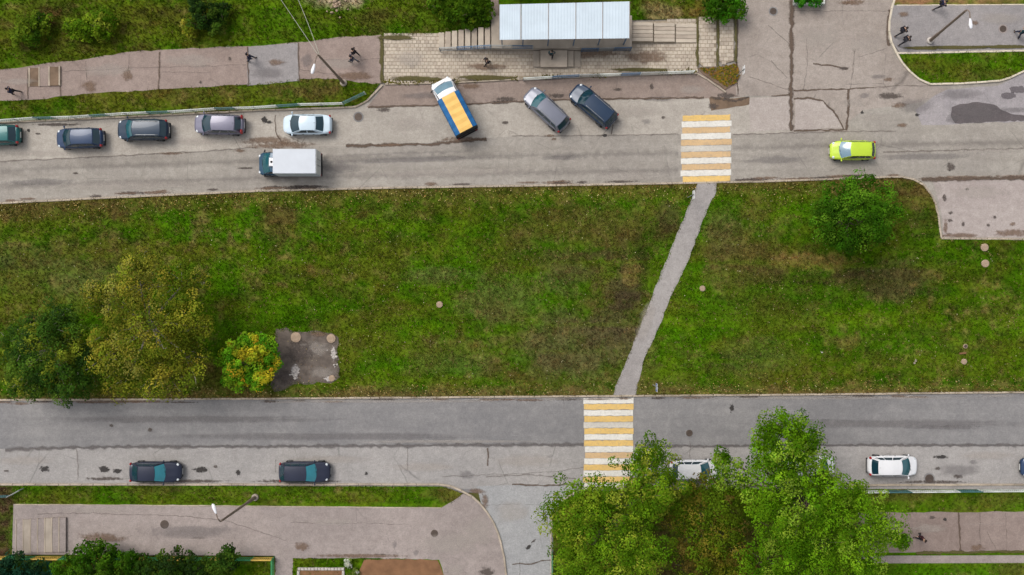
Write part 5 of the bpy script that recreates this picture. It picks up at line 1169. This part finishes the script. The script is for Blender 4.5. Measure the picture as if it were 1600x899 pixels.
#@@PEOPLE
# ------------------------------------------------------------------ people: one continuous skinned body, clothes as children
skin_m = simple('skin', C(208, 168, 142), .6, var=.05); 
def skinned(name, verts, edges, radii, mat, parent, root_i=0, sub=1):
    me = bpy.data.meshes.new(name); me.from_pydata(verts, edges, []); o = bpy.data.objects.new(name, me); COL.objects.link(o)
    sk = o.modifiers.new('s', 'SKIN'); ly = me.skin_vertices[0].data if me.skin_vertices else None
    if ly is None:
        bm = bmesh.new(); bm.from_mesh(me); bm.verts.layers.skin.verify(); bm.to_mesh(me); bm.free(); ly = me.skin_vertices[0].data
    for i, r in enumerate(radii):
        ly[i].radius = r if isinstance(r, tuple) else (r, r); ly[i].use_root = (i == root_i)
    ss = o.modifiers.new('b', 'SUBSURF'); ss.levels = sub; ss.render_levels = sub
    dg = bpy.context.evaluated_depsgraph_get(); ev = o.evaluated_get(dg); m2 = bpy.data.meshes.new_from_object(ev)
    bpy.data.objects.remove(o); bpy.data.meshes.remove(me)
    m2.name = name; m2.materials.clear(); m2.materials.append(mat); m2.polygons.foreach_set('use_smooth', [True] * len(m2.polygons))
    return link(name, m2, parent)
def person(label, px, py, ang, jacket, legs, hair, stride=.28, z=.11, bag=None, armb=.25, group='pedestrians', hat=False):
    c = P(px, py, z + .9); root = empty('person', (c.x, c.y, z), math.radians(ang), label, 'person', group)
    s = stride; hip = .92; sh = 1.42; V = []; E = []; R = []
    def v(p, r, par=None):
        V.append(p); R.append(r); i = len(V) - 1
        if par is not None: E.append((par, i))
        return i
    pel = v((0, 0, hip), (.15, .12)); ch = v((.01, 0, 1.18), (.16, .12), pel); up = v((0, 0, sh - .04), (.15, .10), ch); nk = v((.01, 0, 1.52), .058, up); hd = v((.03, 0, 1.60), (.085, .095), nk); h2 = v((.03, 0, 1.70), (.08, .095), hd)
    v((.125, 0, 1.625), .016, hd)
    for sg in (-1, 1): v((.02, sg * .088, 1.625), .016, hd)
    LG = {}; AR = {}
    for sg in (-1, 1):
        ph = sg * s
        a = v((.0, sg * .10, hip - .05), .095, pel); k = v((ph * .55 + .05, sg * .10, .50), .062, a); f = v((ph - (.10 if ph < 0 else 0), sg * .10, .09 + (.05 if ph < 0 else 0)), .042, k); to = v((ph + .12 - (.08 if ph < 0 else 0), sg * .105, .045), .035, f)
        LG[sg] = [V[i] for i in (a, k, f, to)]
        b = v((0, sg * .19, sh), .065, up); e = v((-ph * .35 - .04, sg * .25, 1.14), .048, b); w = v((-ph * .7 + armb * .4, sg * .24, .93), .034, e); pm = v((-ph * .75 + armb * .45 + .02, sg * .235, .86), (.036, .022), w)
        AR[sg] = [V[i] for i in (b, e, w, pm)]; x, y, zz = V[pm]
        for fi, (dx, ln) in enumerate(((.03, .075), (.01, .085), (-.01, .08), (-.03, .06))):
            f1 = v((x + dx, y, zz - .05), .009, pm); f2 = v((x + dx + .005, y - sg * .012, zz - .05 - ln * .5), .008, f1); v((x + dx + .006, y - sg * .03, zz - .05 - ln * .8), .007, f2)
        t1 = v((x + .045, y - sg * .01, zz - .01), .010, pm); v((x + .06, y - sg * .02, zz - .05), .008, t1)
    body = skinned('body', V, E, R, skin_m, root)
    ring = MB()
    for sg in (-1, 1): ring.ball((.115, sg * .034, 1.655), (.012, .014, .010), 6, 4)
    ring.bar((.118, -.025, 1.575), (.118, .025, 1.575), .01, .008); ring.build('face_features', M['trim'], body)
    # jacket
    V2 = [(0, 0, hip - .06), (.01, 0, 1.18), (0, 0, sh - .02), (.0, 0, 1.47)]; E2 = [(0, 1), (1, 2), (2, 3)]; R2 = [(.20, .155), (.19, .15), (.17, .125), (.08, .08)]
    for sg in (-1, 1):
        n = len(V2); b, e, w, pm = AR[sg]; V2 += [b, e, w]; R2 += [.085, .068, .052]; E2 += [(2, n), (n, n + 1), (n + 1, n + 2)]
    skinned('jacket', V2, E2, R2, jacket, root)
    V3 = [(0, 0, hip - .02)]; E3 = []; R3 = [(.165, .13)]
    for sg in (-1, 1):
        a, k, f, to = LG[sg]; n = len(V3); V3 += [a, k, tuple(np.array(f) + np.array((0, 0, .03)))]; R3 += [.11, .078, .062]; E3 += [(0, n), (n, n + 1), (n + 1, n + 2)]
    skinned('trousers', V3, E3, R3, legs, root)
    for sg in (-1, 1):
        a, k, f, to = LG[sg]; MB().ball((f[0] + .06, f[1], f[2] - .035), (.15, .052, .055), 10, 6).build('shoe', M['trim'], root, True)
    hm = MB().ball((.012, 0, 1.68), (.115, .102, .115), 12, 8); hm.v = [(x, y, zz if x < .07 or zz > 1.69 else 1.69) for x, y, zz in hm.v]; hm.build('hat' if hat else 'hair', hair, root, True)
    if bag: MB().bbox(-.30, -.16, -.15, .15, 1.02, 1.42, .05).build('bag', bag, root)
    return root
jk = [simple('black_jacket', C(36,36,46), .8, var=.1), simple('navy_jacket', C(36,42,70), .8, var=.1), simple('charcoal_jacket', C(52,52,60), .8, var=.1), simple('teal_jacket', C(30,70,78), .8, var=.1), simple('maroon_jacket', C(60,28,36), .8, var=.1)]
tr_ = [simple('black_trousers', C(34,34,40), .85, var=.1), simple('dark_jeans', C(44,50,70), .85, var=.1), simple('grey_trousers', C(120,118,122), .85, var=.1)]
hr = [simple('dark_hair', C(40,32,28), .7, var=.1), simple('brown_hair', C(76,56,42), .7, var=.1), simple('light_hair', C(150,124,88), .7, var=.1)]
person('person in a dark navy jacket walking at the far left of the upper sidewalk', 18, 142, 180, jk[1], tr_[0], hr[0], .30)
person('person in a navy jacket walking by the grey sidewalk patch', 389, 89, 10, jk[1], tr_[1], hr[0], .28)
person('upper of two dark clad pedestrians beside the upper left lamp post', 553, 81, 150, jk[0], tr_[0], hr[0], .22)
person('lower of two dark clad pedestrians beside the upper left lamp post, in grey trousers', 550, 92, 165, jk[1], tr_[2], hr[0], .3)
person('lone pedestrian in black on the beige paving above the tarpaulin truck', 761, 96, 200, jk[0], tr_[0], hr[0], .2, z=.13)
person('person in a dark teal jacket on the landing in front of the canopy', 862, 84, 80, jk[3], tr_[0], hr[0], .12, z=.50)
person('upper of two people in black on the upper right grey sidewalk', 1411, 48, 25, jk[0], tr_[0], hr[0], .34, bag=jk[0])
person('lower of two people in black on the upper right grey sidewalk', 1416, 62, 30, jk[0], tr_[0], hr[0], .32, bag=jk[2])
person('person in dark clothes at the top edge near the right lamp post', 1472, 7, 15, jk[1], tr_[0], hr[0], .36)
person('person in dark teal clothes cut off by the right edge', 1597, 50, 100, jk[3], tr_[1], hr[1], .25)
person('person in a maroon-black coat on the lower right sidewalk beside the foliage', 1440, 841, 200, jk[4], tr_[0], hr[0], .22)
